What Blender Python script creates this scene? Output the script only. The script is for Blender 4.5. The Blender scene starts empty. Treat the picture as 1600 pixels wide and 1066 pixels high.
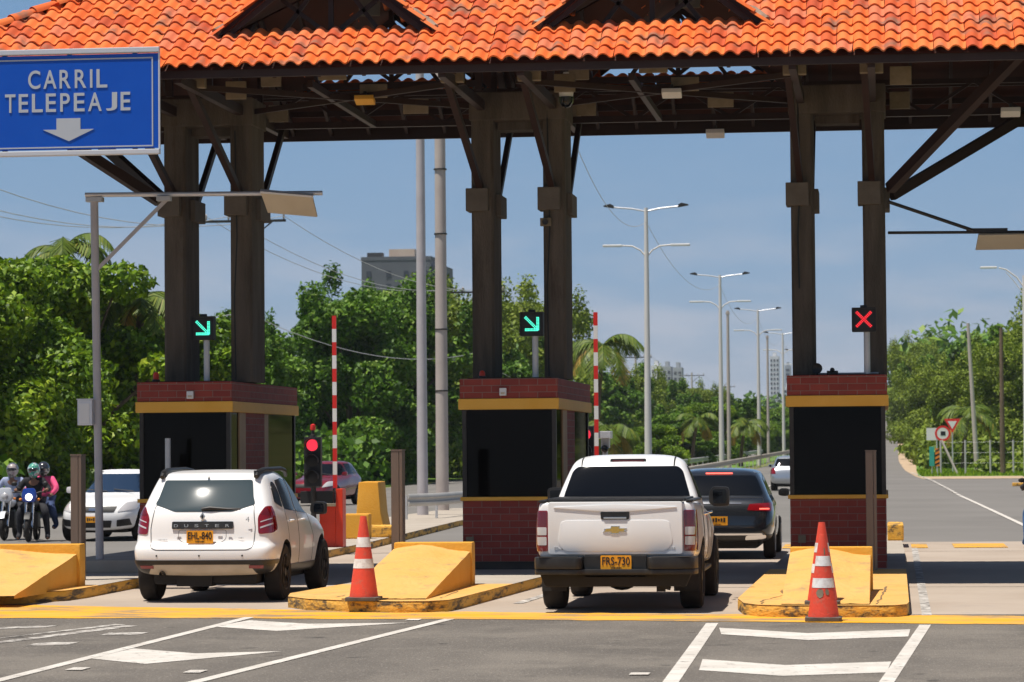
import bpy, bmesh, math, random
import numpy as np
from mathutils import Vector, Matrix
random.seed(7)
R = math.radians
scene = bpy.context.scene
COL = scene.collection
# ------------------------------------------------------------------ camera
HC = 1.85
def cam_matrix(yaw, pitch, roll):
    cy, sy, cp, sp = math.cos(yaw), math.sin(yaw), math.cos(pitch), math.sin(pitch)
    f = Vector((-sy * cp, cy * cp, sp)); r = Vector((cy, sy, 0)); u = r.cross(f)
    c, s = math.cos(roll), math.sin(roll)
    r2 = c * r - s * u; u2 = s * r + c * u
    m = Matrix((r2, u2, -f)).transposed().to_4x4()
    m.translation = (0, 0, HC)
    return m
cd = bpy.data.cameras.new('camera'); cam = bpy.data.objects.new('camera', cd); COL.objects.link(cam)
cam.matrix_world = cam_matrix(R(6.92863), R(2.04733), R(.45))
cd.sensor_width = 36; cd.lens = 4800 / 1600 * 36; cd.clip_start = .5; cd.clip_end = 12000
cd.dof.use_dof = True; cd.dof.focus_distance = 37.5; cd.dof.aperture_fstop = 6.0
scene.camera = cam
# ------------------------------------------------------------------ light
SUN = Vector((-.24, -.19, 1)).normalized()
elev = math.asin(SUN.z); az = math.atan2(SUN.x, SUN.y)
w = bpy.data.worlds.new('World'); scene.world = w; w.use_nodes = True
nt = w.node_tree; nt.nodes.clear()
def N(t, typ, **k):
    n = t.nodes.new(typ)
    for a, b in k.items(): setattr(n, a, b)
    return n
out = N(nt, 'ShaderNodeOutputWorld'); bg = N(nt, 'ShaderNodeBackground'); bg.inputs[1].default_value = .05
sky = N(nt, 'ShaderNodeTexSky', sky_type='NISHITA', sun_disc=False, sun_elevation=elev, sun_rotation=az)
sky.air_density = 1.0; sky.dust_density = .7; sky.ozone_density = 1.6
tc = N(nt, 'ShaderNodeTexCoord'); mp = N(nt, 'ShaderNodeMapping'); mp.inputs['Scale'].default_value = (5.5, 5.5, 22)
mp.inputs['Location'].default_value = (2.3, .4, .7)
nz = N(nt, 'ShaderNodeTexNoise'); nz.inputs['Scale'].default_value = 2.2; nz.inputs['Detail'].default_value = 8; nz.inputs['Roughness'].default_value = .55
cr = N(nt, 'ShaderNodeValToRGB'); cr.color_ramp.elements[0].position = .44; cr.color_ramp.elements[1].position = .62
sp = N(nt, 'ShaderNodeSeparateXYZ'); mr = N(nt, 'ShaderNodeMapRange')
mr.inputs['From Min'].default_value = .0; mr.inputs['From Max'].default_value = .09; mr.inputs['To Min'].default_value = .9; mr.inputs['To Max'].default_value = .04
mu = N(nt, 'ShaderNodeMath', operation='MULTIPLY'); mx = N(nt, 'ShaderNodeMix', data_type='RGBA')
mx.inputs['B'].default_value = (8.4, 8.7, 9.8, 1)
L = nt.links.new
L(tc.outputs['Generated'], mp.inputs[0]); L(mp.outputs[0], nz.inputs[0]); L(nz.outputs[0], cr.inputs[0])
L(tc.outputs['Generated'], sp.inputs[0]); L(sp.outputs[2], mr.inputs[0]); L(cr.outputs[0], mu.inputs[0]); L(mr.outputs[0], mu.inputs[1])
hz = N(nt, 'ShaderNodeValToRGB'); he = hz.color_ramp.elements; he[0].position = 0; he[0].color = (.64, .72, .84, 1); he[1].position = .14; he[1].color = (.27, .55, .97, 1)
he.new(.055).color = (.41, .62, .90, 1)
hs = N(nt, 'ShaderNodeVectorMath', operation='SCALE'); hs.inputs['Scale'].default_value = 10.3
hf = N(nt, 'ShaderNodeMapRange'); hf.inputs['From Min'].default_value = .06; hf.inputs['From Max'].default_value = .42; hf.inputs['To Min'].default_value = .92; hf.inputs['To Max'].default_value = 0
hm = N(nt, 'ShaderNodeMix', data_type='RGBA')
L(sp.outputs[2], hz.inputs[0]); L(hz.outputs[0], hs.inputs[0]); L(sp.outputs[2], hf.inputs[0]); L(hf.outputs[0], hm.inputs['Factor']); L(sky.outputs[0], hm.inputs['A']); L(hs.outputs[0], hm.inputs['B'])
L(hm.outputs['Result'], mx.inputs['A']); L(mu.outputs[0], mx.inputs['Factor'])
L(mx.outputs['Result'], bg.inputs[0]); L(bg.outputs[0], out.inputs[0])
sl = bpy.data.lights.new('sun', 'SUN'); sl.energy = 4.9; sl.angle = R(.5); sl.color = (1, .94, .85)
so = bpy.data.objects.new('sun', sl); COL.objects.link(so); so.rotation_euler = SUN.to_track_quat('Z', 'Y').to_euler(); so.location = (0, 0, 60)
vs = scene.view_settings; vs.view_transform = 'Standard'; vs.look = 'None'; vs.exposure = .3; vs.gamma = 1; vs.use_curve_mapping = False
scene.cycles.max_bounces = 6; scene.cycles.transparent_max_bounces = 8
# ------------------------------------------------------------------ materials
MAT = {}
def pbr(name, col, rough=.6, metal=0, spec=.5, coat=0):
    m = bpy.data.materials.new(name); m.use_nodes = True; t = m.node_tree
    b = t.nodes['Principled BSDF']; b.inputs['Base Color'].default_value = (*col, 1); b.inputs['Roughness'].default_value = rough
    b.inputs['Metallic'].default_value = metal; b.inputs['Specular IOR Level'].default_value = spec; b.inputs['Coat Weight'].default_value = coat
    MAT[name] = m
    return m
def noisy(name, c1, c2, scale=3, rough=.8, detail=6, lo=.35, hi=.65, bump=0, bscale=None, metal=0, spec=.4, c3=None, c3s=12, c3lo=.6, c3hi=.7, stretch=(1, 1, 1), coat=0, nrough=.6):
    m = pbr(name, c1, rough, metal, spec, coat); t = m.node_tree; b = t.nodes['Principled BSDF']
    tc = N(t, 'ShaderNodeTexCoord'); mp = N(t, 'ShaderNodeMapping'); mp.inputs['Scale'].default_value = stretch
    t.links.new(tc.outputs['Object'], mp.inputs[0])
    n = N(t, 'ShaderNodeTexNoise'); n.inputs['Scale'].default_value = scale; n.inputs['Detail'].default_value = detail; n.inputs['Roughness'].default_value = nrough
    t.links.new(mp.outputs[0], n.inputs[0])
    r = N(t, 'ShaderNodeValToRGB'); r.color_ramp.elements[0].position = lo; r.color_ramp.elements[1].position = hi
    r.color_ramp.elements[0].color = (*c1, 1); r.color_ramp.elements[1].color = (*c2, 1)
    t.links.new(n.outputs[0], r.inputs[0]); last = r.outputs[0]
    if c3 is not None:
        n3 = N(t, 'ShaderNodeTexNoise'); n3.inputs['Scale'].default_value = c3s; n3.inputs['Detail'].default_value = 8; n3.inputs['Roughness'].default_value = .7
        t.links.new(mp.outputs[0], n3.inputs[0])
        r3 = N(t, 'ShaderNodeValToRGB'); r3.color_ramp.elements[0].position = c3lo; r3.color_ramp.elements[1].position = c3hi
        t.links.new(n3.outputs[0], r3.inputs[0])
        x = N(t, 'ShaderNodeMix', data_type='RGBA'); x.inputs['B'].default_value = (*c3, 1)
        t.links.new(r3.outputs[0], x.inputs['Factor']); t.links.new(last, x.inputs['A']); last = x.outputs['Result']
    t.links.new(last, b.inputs['Base Color'])
    if bump:
        nb = N(t, 'ShaderNodeTexNoise'); nb.inputs['Scale'].default_value = bscale or scale * 8; nb.inputs['Detail'].default_value = 4
        t.links.new(mp.outputs[0], nb.inputs[0])
        bm_ = N(t, 'ShaderNodeBump'); bm_.inputs['Strength'].default_value = bump; bm_.inputs['Distance'].default_value = .02
        t.links.new(nb.outputs[0], bm_.inputs['Height']); t.links.new(bm_.outputs[0], b.inputs['Normal'])
    return m
def emit(name, col, s):
    m = pbr(name, (0, 0, 0), .5); b = m.node_tree.nodes['Principled BSDF']
    b.inputs['Emission Color'].default_value = (*col, 1); b.inputs['Emission Strength'].default_value = s
    return m
noisy('asphalt', (.100, .088, .076), (.170, .150, .128), .55, .9, 12, .32, .68, .8, 55, c3=(.30, .275, .24), c3s=42, c3lo=.56, c3hi=.70, stretch=(1, .45, 1), nrough=.72)
def asphalt_detail(m):
    t = m.node_tree; b = t.nodes['Principled BSDF']; src = b.inputs['Base Color'].links[0].from_socket; tc = N(t, 'ShaderNodeTexCoord')
    def layer(src, scale, stretch, lo, hi, col, fac, detail=6, rough=.6, blend='MIX'):
        mp = N(t, 'ShaderNodeMapping'); mp.inputs['Scale'].default_value = stretch; n = N(t, 'ShaderNodeTexNoise'); n.inputs['Scale'].default_value = scale; n.inputs['Detail'].default_value = detail; n.inputs['Roughness'].default_value = rough
        r = N(t, 'ShaderNodeMapRange'); r.inputs['From Min'].default_value = lo; r.inputs['From Max'].default_value = hi; r.inputs['To Max'].default_value = fac
        x = N(t, 'ShaderNodeMix', data_type='RGBA', blend_type=blend); x.inputs['B'].default_value = (*col, 1)
        t.links.new(tc.outputs['Object'], mp.inputs[0]); t.links.new(mp.outputs[0], n.inputs[0]); t.links.new(n.outputs[0], r.inputs[0]); t.links.new(r.outputs[0], x.inputs['Factor']); t.links.new(src, x.inputs['A']); return x.outputs['Result']
    s = layer(src, 1.1, (1, .06, 1), .45, .68, (.060, .053, .048), .32)          # tyre-polished tracks along the lanes
    s = layer(s, .5, (1, 1, 1), .50, .60, (.19, .168, .142), .65, 8, .7)           # pale dusty patches
    s = layer(s, 30, (1, .5, 1), .60, .68, (.30, .27, .24), .55, 3, .5)            # pale stones
    s = layer(s, 26, (1.3, .6, 1), .60, .70, (.05, .045, .042), .5, 3, .5)       # dark stones
    s = layer(s, 2.2, (1, .8, 1), .70, .74, (.03, .027, .025), .6, 2, .4)         # oil drips
    t.links.new(s, b.inputs['Base Color'])
asphalt_detail(MAT['asphalt'])
noisy('asphalt_far', (.14, .13, .118), (.185, .172, .158), .15, .9, 8, .3, .7)
noisy('concrete_lane', (.33, .265, .21), (.42, .35, .285), .45, .85, 10, .3, .7, .3, 40, c3=(.25, .21, .18), c3s=.9, c3lo=.56, c3hi=.8)
noisy('pavement', (.34, .29, .235), (.43, .38, .32), .8, .85, 10, .3, .7, .4, 30, c3=(.25, .22, .19), c3s=2.5, c3lo=.58, c3hi=.75)
noisy('yellow_paint', (.68, .31, .02), (.72, .37, .05), 1.3, .75, 8, .35, .65, .35, 24, c3=(.42, .30, .15), c3s=4.5, c3lo=.62, c3hi=.78)
noisy('yellow_curb', (.70, .34, .03), (.74, .42, .08), 1.5, .75, 8, .35, .65, .6, 18, c3=(.09, .065, .04), c3s=4, c3lo=.49, c3hi=.60, stretch=(1, .3, 1.8))
noisy('yellow_pale', (.64, .35, .085), (.69, .40, .13), 1.2, .8, 8, .35, .7, 1.0, 14, c3=(.38, .25, .11), c3s=3.2, c3lo=.53, c3hi=.72)
noisy('yellow_line', (.72, .335, .004), (.68, .37, .05), 2.0, .8, 10, .4, .62, .2, 40, c3=(.22, .17, .125), c3s=2.2, c3lo=.49, c3hi=.60, stretch=(.35, 1, 1))
noisy('white_line', (.50, .465, .42), (.60, .565, .52), 2, .8, 8, .4, .6, .2, 40, c3=(.20, .18, .16), c3s=7.0, c3lo=.57, c3hi=.66)
noisy('white_worn', (.36, .33, .30), (.58, .55, .51), 3, .8, 8, .45, .6, .2, 40, c3=(.16, .145, .13), c3s=5.5, c3lo=.50, c3hi=.56)
noisy('sand', (.38, .27, .17), (.48, .36, .24), .5, .95, 8, .3, .7, .3, 12)
noisy('dirt_green', (.09, .13, .02), (.20, .20, .06), .12, .95, 10, .35, .65, .4, 4)
noisy('grass_mat', (.075, .17, .015), (.16, .26, .03), .4, .95, 10, .35, .65, .5, 5)
noisy('column_concrete', (.080, .064, .050), (.145, .115, .09), 2.0, .95, 10, .35, .65, 1.0, 45, c3=(.05, .03, .022), c3s=1.6, c3lo=.55, c3hi=.75, stretch=(2.5, 2.5, .35))
noisy('collar_concrete', (.15, .125, .10), (.11, .09, .072), 4, .9, 6, .3, .7, .3, 30)
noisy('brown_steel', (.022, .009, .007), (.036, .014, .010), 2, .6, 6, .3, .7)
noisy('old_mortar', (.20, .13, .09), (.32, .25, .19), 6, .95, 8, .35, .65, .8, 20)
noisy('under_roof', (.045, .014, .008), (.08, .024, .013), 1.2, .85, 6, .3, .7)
noisy('steel_dark', (.035, .032, .03), (.05, .045, .04), 4, .5, 4, metal=.3)
noisy('galvanised', (.46, .46, .47), (.56, .56, .57), 3, .5, 6, .35, .65, metal=.35)
noisy('pole_paint', (.42, .39, .40), (.50, .47, .48), 2, .5, 6, .3, .7)
noisy('pole_white', (.60, .57, .55), (.68, .65, .62), 1.5, .6, 8, .3, .7, c3=(.35, .3, .27), c3s=2.5, c3lo=.6, c3hi=.75, stretch=(1, 1, .3))
noisy('concrete_pole', (.42, .36, .33), (.50, .44, .40), 1.5, .8, 8, .3, .7)
noisy('post_metal', (.19, .14, .11), (.25, .19, .15), 3, .38, 6, .3, .7, metal=.45, stretch=(1, 1, .2))
noisy('bark', (.10, .07, .045), (.18, .13, .09), 3, .95, 8, .35, .65, .6, 12, stretch=(1, 1, .25))
noisy('beige_plate', (.24, .19, .13), (.18, .14, .09), 5, .8, 6)
noisy('fascia_yellow', (.80, .40, .045), (.85, .45, .07), 2, .6, 6)
noisy('tan_frame', (.42, .26, .13), (.36, .22, .11), 3, .6, 6)
noisy('orange_box', (.72, .045, .012), (.66, .04, .012), 4, .4, 6)
noisy('cone_red', (.78, .075, .035), (.66, .07, .04), 7, .55, 8, .3, .7, .2, 30, c3=(.48, .14, .09), c3s=9, c3lo=.56, c3hi=.72)
noisy('cone_band', (.80, .78, .76), (.50, .42, .38), 12, .5, 8, .45, .75)
noisy('rubber', (.018, .017, .016), (.035, .03, .027), 8, .8, 6)
noisy('tyre_dust', (.014, .012, .011), (.035, .027, .021), 5, .85, 8, .4, .7)
noisy('cone_base', (.07, .06, .055), (.13, .11, .1), 8, .8, 6)
noisy('car_white', (.82, .82, .82), (.80, .79, .78), 1.2, .3, 6, .4, .75, coat=.5, c3=(.64, .58, .50), c3s=2.0, c3lo=.68, c3hi=1.0)
pbr('car_dark', (.030, .034, .042), .25, .6, coat=1)
pbr('car_silver', (.50, .53, .57), .28, .7, coat=.8)
pbr('car_red', (.22, .01, .02), .25, .2, coat=1)
pbr('red_cab', (.5, .02, .025), .3, 0, coat=1)
pbr('underbody', (.012, .011, .01), .8)
noisy('trim_black', (.016, .016, .017), (.028, .027, .026), 6, .42, 5)
noisy('skid_beige', (.46, .40, .31), (.55, .49, .4), 3, .6, 6)
pbr('chrome', (.75, .75, .76), .12, 1)
pbr('gold', (.80, .52, .14), .25, .75)
pbr('tint_glass', (.004, .005, .007), .05, 0, .3, coat=.15)
pbr('side_glass', (.005, .006, .007), .18, 0, .12)
pbr('glass_grey', (.035, .055, .06), .03, 0, .9, coat=1)
pbr('glass_blue', (.012, .028, .06), .05, 0, .7, coat=1)
pbr('tail_red', (.20, .004, .008), .12, 0, coat=1)
pbr('tail_dark', (.12, .006, .01), .12, 0, coat=1)
pbr('lens_clear', (.62, .60, .60), .12, .2, coat=1)
emit('brake_lit', (1, .12, .08), 2.2)
emit('led_green', (.08, .9, .62), 1.3)
emit('led_red', (1, .03, .045), 1.15)
emit('led_red_soft', (1, .035, .07), 1.0)
emit('head_lit', (1, .95, .9), 3)
noisy('plate_yellow', (.85, .36, .012), (.78, .34, .02), 6, .5, 4)
pbr('ink', (.012, .01, .01), .5)
pbr('white_plain', (.74, .73, .72), .5)
noisy('sign_blue', (.0, .075, .50), (.002, .085, .53), 2, .35, 5, .3, .7)
pbr('sign_white', (.46, .50, .56), .5)
pbr('sign_bar', (.66, .66, .69), .35, .3)
noisy('panel_beige', (.56, .46, .33), (.62, .52, .38), 2, .6, 5)
pbr('matt_black', (.008, .008, .009), .55)
pbr('stripe_red', (.70, .025, .02), .45)
pbr('stripe_white', (.80, .78, .76), .45)
pbr('teal', (.03, .34, .28), .6)
pbr('orange_plain', (.75, .22, .02), .6)
noisy('grey_rail', (.40, .39, .37), (.52, .50, .47), 1, .6, 6, metal=.2)
noisy('median_concrete', (.52, .45, .36), (.60, .53, .43), .6, .85, 8)
noisy('skin', (.22, .11, .065), (.26, .13, .08), 8, .55, 4)
for n_, c_ in dict(cloth_black=(.012, .012, .014), cloth_pink=(.62, .07, .18), cloth_grey=(.24, .28, .40), cloth_jeans=(.03, .05, .12), cloth_dark=(.02, .02, .025), cloth_blue=(.03, .09, .24)).items():
    noisy(n_, c_, tuple(v * 1.35 for v in c_), 9, .85, 5)
pbr('helmet_dark', (.03, .03, .035), .15, coat=1); pbr('visor', (.01, .01, .012), .06, coat=1)
noisy('helmet_bright', (.55, .62, .64), (.04, .28, .20), 9, .2, 3, .45, .52, c3=(.6, .12, .25), c3s=13, c3lo=.55, c3hi=.6, coat=1)
noisy('helmet_grey', (.12, .12, .13), (.42, .36, .34), 8, .2, 3, .48, .56, coat=1)
pbr('bike_white', (.68, .70, .74), .25, coat=1); pbr('bike_blue', (.01, .05, .35), .2, coat=1)
noisy('bldg_dark', (.085, .095, .115), (.10, .11, .13), .3, .8, 3)
noisy('bldg_grey', (.30, .32, .36), (.36, .38, .41), .2, .8, 3)
noisy('bldg_white', (.60, .60, .62), (.68, .68, .70), .2, .8, 3)
noisy('bldg_beige', (.56, .42, .32), (.60, .47, .36), .3, .8, 3)
pbr('bldg_window', (.03, .035, .045), .2)
def brick(name, c1, c2, mortar):
    m = pbr(name, c1, .8); t = m.node_tree; b = t.nodes['Principled BSDF']
    tc = N(t, 'ShaderNodeTexCoord'); s = N(t, 'ShaderNodeSeparateXYZ'); a = N(t, 'ShaderNodeMath', operation='ADD'); c = N(t, 'ShaderNodeCombineXYZ')
    t.links.new(tc.outputs['Object'], s.inputs[0]); t.links.new(s.outputs[0], a.inputs[0]); t.links.new(s.outputs[1], a.inputs[1])
    t.links.new(a.outputs[0], c.inputs[0]); t.links.new(s.outputs[2], c.inputs[1])
    k = N(t, 'ShaderNodeTexBrick'); k.inputs['Scale'].default_value = 1; k.inputs['Brick Width'].default_value = .27; k.inputs['Row Height'].default_value = .098
    k.inputs['Mortar Size'].default_value = .006; k.inputs['Color1'].default_value = (*c1, 1); k.inputs['Color2'].default_value = (*c2, 1); k.inputs['Mortar'].default_value = (*mortar, 1)
    k.inputs['Mortar Smooth'].default_value = .3; k.inputs['Bias'].default_value = -.1
    t.links.new(c.outputs[0], k.inputs[0]); 
    n = N(t, 'ShaderNodeTexNoise'); n.inputs['Scale'].default_value = 5; n.inputs['Detail'].default_value = 6
    t.links.new(tc.outputs['Object'], n.inputs[0])
    x = N(t, 'ShaderNodeMix', data_type='RGBA', blend_type='MULTIPLY'); x.inputs['Factor'].default_value = .6
    rr = N(t, 'ShaderNodeValToRGB'); rr.color_ramp.elements[0].color = (.55, .55, .55, 1); rr.color_ramp.elements[1].color = (1.25, 1.2, 1.2, 1)
    t.links.new(n.outputs[0], rr.inputs[0]); t.links.new(k.outputs[0], x.inputs['A']); t.links.new(rr.outputs[0], x.inputs['B'])
    t.links.new(x.outputs['Result'], b.inputs['Base Color'])
    bp = N(t, 'ShaderNodeBump'); bp.inputs['Strength'].default_value = .6; bp.inputs['Distance'].default_value = .01; bp.invert = True
    t.links.new(k.outputs[1], bp.inputs['Height']); t.links.new(bp.outputs[0], b.inputs['Normal'])
brick('brick', (.25, .036, .026), (.33, .055, .036), (.26, .16, .13))
def attr_mat(name, cols, attr='tone', rough=.7, trans=0, bump=0, noise=None, spec=.3):
    """colour from a per-face 0..1 tone stored on the mesh (each tile or leaf has its own tint)"""
    m = pbr(name, cols[0], rough, 0, spec); t = m.node_tree; b = t.nodes['Principled BSDF']
    a = N(t, 'ShaderNodeAttribute'); a.attribute_name = attr
    r = N(t, 'ShaderNodeValToRGB'); e = r.color_ramp.elements
    while len(e) < len(cols): e.new(.5)
    for i, c in enumerate(cols): e[i].position = i / (len(cols) - 1); e[i].color = (*c, 1)
    t.links.new(a.outputs['Fac'], r.inputs[0]); last = r.outputs[0]
    if noise:
        tc = N(t, 'ShaderNodeTexCoord'); n = N(t, 'ShaderNodeTexNoise'); n.inputs['Scale'].default_value = noise[1]; n.inputs['Detail'].default_value = 8
        t.links.new(tc.outputs['Object'], n.inputs[0]); q = N(t, 'ShaderNodeValToRGB'); q.color_ramp.elements[0].position = noise[2]; q.color_ramp.elements[1].position = noise[3]
        t.links.new(n.outputs[0], q.inputs[0]); x = N(t, 'ShaderNodeMix', data_type='RGBA'); x.inputs['B'].default_value = (*noise[0], 1)
        t.links.new(q.outputs[0], x.inputs['Factor']); t.links.new(last, x.inputs['A']); last = x.outputs['Result']
    t.links.new(last, b.inputs['Base Color'])
    if trans:
        o = t.nodes['Material Output']; tr = N(t, 'ShaderNodeBsdfTranslucent'); ms = N(t, 'ShaderNodeMixShader'); ms.inputs[0].default_value = trans
        t.links.new(last, tr.inputs[0]); t.links.new(b.outputs[0], ms.inputs[1]); t.links.new(tr.outputs[0], ms.inputs[2]); t.links.new(ms.outputs[0], o.inputs[0])
    return m
attr_mat('roof_tile', [(.46, .085, .035), (.64, .125, .032), (.70, .155, .036), (.72, .19, .055), (.60, .17, .085)], rough=.75, noise=((.27, .13, .085), 2.6, .55, .70), spec=.15)
attr_mat('leaf_bright', [(.03, .075, .003), (.105, .205, .005), (.22, .34, .010), (.36, .43, .03)], rough=.5, trans=.22)
attr_mat('leaf_mid', [(.02, .055, .004), (.06, .145, .007), (.13, .25, .016), (.23, .32, .045)], rough=.55, trans=.22)
attr_mat('leaf_olive', [(.06, .095, .008), (.13, .19, .012), (.21, .28, .02), (.30, .35, .05)], rough=.6, trans=.22)
attr_mat('leaf_palm', [(.05, .09, .01), (.10, .16, .015), (.17, .22, .03), (.40, .30, .05)], rough=.5, trans=.25)
attr_mat('leaf_dry', [(.10, .13, .02), (.30, .22, .04), (.45, .28, .05), (.55, .30, .06)], rough=.6, trans=.25)
def booth_glass(name='booth_glass', tint=(.10, .09, .08)):
    m = bpy.data.materials.new(name); m.use_nodes = True; t = m.node_tree; t.nodes.clear()
    o = N(t, 'ShaderNodeOutputMaterial'); tr = N(t, 'ShaderNodeBsdfTransparent'); tr.inputs[0].default_value = (*tint, 1)
    g = N(t, 'ShaderNodeBsdfGlossy'); g.inputs['Roughness'].default_value = .03; g.inputs[0].default_value = (.27, .26, .25, 1)
    f = N(t, 'ShaderNodeFresnel'); f.inputs[0].default_value = 1.45; ms = N(t, 'ShaderNodeMixShader')
    t.links.new(f.outputs[0], ms.inputs[0]); t.links.new(tr.outputs[0], ms.inputs[1]); t.links.new(g.outputs[0], ms.inputs[2]); t.links.new(ms.outputs[0], o.inputs[0])
    MAT[name] = m
booth_glass(tint=(.11, .10, .09)); booth_glass('clear_glass', (.55, .6, .55))
# ------------------------------------------------------------------ object helpers
def tag(o, label=None, cat=None, group=None, kind=None):
    if label: o['label'] = label
    if cat: o['category'] = cat
    if group: o['group'] = group
    if kind: o['kind'] = kind
    return o
def empty(name, loc=(0, 0, 0), rz=0, label=None, cat=None, group=None):
    o = bpy.data.objects.new(name, None); COL.objects.link(o); o.location = loc; o.rotation_euler = (0, 0, rz); o.empty_display_size = .3
    return tag(o, label, cat, group)
def link(name, me, mat=None, parent=None, smooth=None):
    o = bpy.data.objects.new(name, me); COL.objects.link(o)
    if mat is not None:
        for mm in (mat if isinstance(mat, (list, tuple)) else [mat]): me.materials.append(MAT[mm] if isinstance(mm, str) else mm)
    if parent: o.parent = parent
    if smooth is not None and len(me.polygons):
        me.polygons.foreach_set('use_smooth', [True] * len(me.polygons)); me.set_sharp_from_angle(angle=R(smooth))
    return o
class MB:
    def __init__(s): s.b = bmesh.new(); s.mi = 0
    def _f(s, vs, faces):
        bv = [s.b.verts.new(v) for v in vs]
        for f in faces:
            try: fc = s.b.faces.new([bv[i] for i in f]); fc.material_index = s.mi
            except ValueError: pass
        return s
    def box(s, x0, x1, y0, y1, z0, z1, m=None):
        vs = [Vector((x, y, z)) for x in (x0, x1) for y in (y0, y1) for z in (z0, z1)]
        if m: vs = [m @ v for v in vs]
        return s._f(vs, [(0, 1, 3, 2), (4, 6, 7, 5), (0, 4, 5, 1), (2, 3, 7, 6), (0, 2, 6, 4), (1, 5, 7, 3)])
    def beam(s, a, b, w, h=None, up=(0, 0, 1)):
        a, b = Vector(a), Vector(b); h = h or w; d = (b - a).normalized(); u = Vector(up)
        if abs(d.dot(u)) > .99: u = Vector((0, 1, 0))
        x = d.cross(u).normalized(); z = x.cross(d)
        vs = []
        for p in (a, b):
            for i, j in ((-1, -1), (1, -1), (1, 1), (-1, 1)): vs.append(p + x * i * w / 2 + z * j * h / 2)
        return s._f(vs, [(0, 1, 2, 3), (7, 6, 5, 4), (0, 4, 5, 1), (1, 5, 6, 2), (2, 6, 7, 3), (3, 7, 4, 0)])
    def tube(s, pts, r, n=8, cap=True):
        pts = [Vector(p) for p in pts]; rr = r if isinstance(r, (list, tuple)) else [r] * len(pts); vs = []; fs = []
        px = None
        for i, p in enumerate(pts):
            d = (pts[min(i + 1, len(pts) - 1)] - pts[max(i - 1, 0)]).normalized()
            if px is None:
                u = Vector((0, 0, 1)) if abs(d.z) < .9 else Vector((1, 0, 0)); px = d.cross(u).normalized()
            px = (px - d * px.dot(d)).normalized(); y = d.cross(px)
            for k in range(n):
                a = 2 * math.pi * k / n; vs.append(p + (px * math.cos(a) + y * math.sin(a)) * rr[i])
        for i in range(len(pts) - 1):
            for k in range(n): fs.append((i * n + k, i * n + (k + 1) % n, (i + 1) * n + (k + 1) % n, (i + 1) * n + k))
        if cap: fs.append(tuple(range(n))[::-1]); fs.append(tuple(range((len(pts) - 1) * n, len(pts) * n)))
        return s._f(vs, fs)
    def prism(s, poly, z0, z1, axis='z', m=None):
        """poly extruded along axis; poly gives the two other coordinates in order (xy, xz or yz)"""
        f = {'z': lambda a, b, c: (a, b, c), 'y': lambda a, b, c: (a, c, b), 'x': lambda a, b, c: (c, a, b)}[axis]
        n = len(poly); vs = [Vector(f(a, b, z0)) for a, b in poly] + [Vector(f(a, b, z1)) for a, b in poly]
        if m: vs = [m @ v for v in vs]
        return s._f(vs, [tuple(range(n))[::-1], tuple(range(n, 2 * n))] + [(i, (i + 1) % n, n + (i + 1) % n, n + i) for i in range(n)])
    def lathe(s, prof, n=24, c=(0, 0, 0), axis='z', capped=True):
        vs = []; fs = []
        for r, h in prof:
            for k in range(n):
                a = 2 * math.pi * k / n; p = (r * math.cos(a), r * math.sin(a), h)
                if axis == 'x': p = (p[2], p[0], p[1])
                elif axis == 'y': p = (p[0], p[2], p[1])
                vs.append(Vector(p) + Vector(c))
        for i in range(len(prof) - 1):
            for k in range(n): fs.append((i * n + k, i * n + (k + 1) % n, (i + 1) * n + (k + 1) % n, (i + 1) * n + k))
        if capped: fs.append(tuple(range(n))[::-1]); fs.append(tuple(range((len(prof) - 1) * n, len(prof) * n)))
        return s._f(vs, fs)
    def quad(s, *p): return s._f([Vector(q) for q in p], [tuple(range(len(p)))])
    def ball(s, c, rx, ry=None, rz=None, n=12):
        ry = ry or rx; rz = rz or rx; prof = [(math.sin(math.pi * i / n), -math.cos(math.pi * i / n)) for i in range(n + 1)]
        vs = []; fs = []; k2 = n * 2
        for r, h in prof:
            for k in range(k2):
                a = 2 * math.pi * k / k2; vs.append(Vector((c[0] + max(r, .001) * math.cos(a) * rx, c[1] + max(r, .001) * math.sin(a) * ry, c[2] + h * rz)))
        for i in range(n):
            for k in range(k2): fs.append((i * k2 + k, i * k2 + (k + 1) % k2, (i + 1) * k2 + (k + 1) % k2, (i + 1) * k2 + k))
        return s._f(vs, fs)
    def mesh(s, name='m', bevel=0, merge=False, seg=2):
        if merge: bmesh.ops.remove_doubles(s.b, verts=s.b.verts, dist=1e-5)
        bmesh.ops.recalc_face_normals(s.b, faces=s.b.faces)
        if bevel:
            es = [e for e in s.b.edges if len(e.link_faces) == 2 and e.calc_face_angle(0) > R(28)]
            bmesh.ops.bevel(s.b, geom=es, offset=bevel, segments=seg, profile=.6, affect='EDGES', clamp_overlap=True)
        me = bpy.data.meshes.new(name); s.b.to_mesh(me); s.b.free(); return me
    def build(s, name, mat, parent=None, bevel=0, smooth=None, merge=False, seg=2):
        return link(name, s.mesh(name, bevel, merge, seg), mat, parent, smooth)
def fast_mesh(name, verts, quads, tone=None, k=4):
    """big meshes from numpy arrays; tone = one value per face"""
    me = bpy.data.meshes.new(name); nv, nf = len(verts), len(quads)
    me.vertices.add(nv); me.vertices.foreach_set('co', np.asarray(verts, dtype=np.float32).ravel())
    me.loops.add(nf * k); me.loops.foreach_set('vertex_index', np.asarray(quads, dtype=np.int32).ravel())
    me.polygons.add(nf); me.polygons.foreach_set('loop_start', np.arange(0, nf * k, k, dtype=np.int32))
    me.polygons.foreach_set('loop_total', np.full(nf, k, dtype=np.int32)); me.update(calc_edges=True)
    if tone is not None:
        a = me.attributes.new('tone', 'FLOAT', 'FACE'); a.data.foreach_set('value', np.asarray(tone, dtype=np.float32))
    return me
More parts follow.
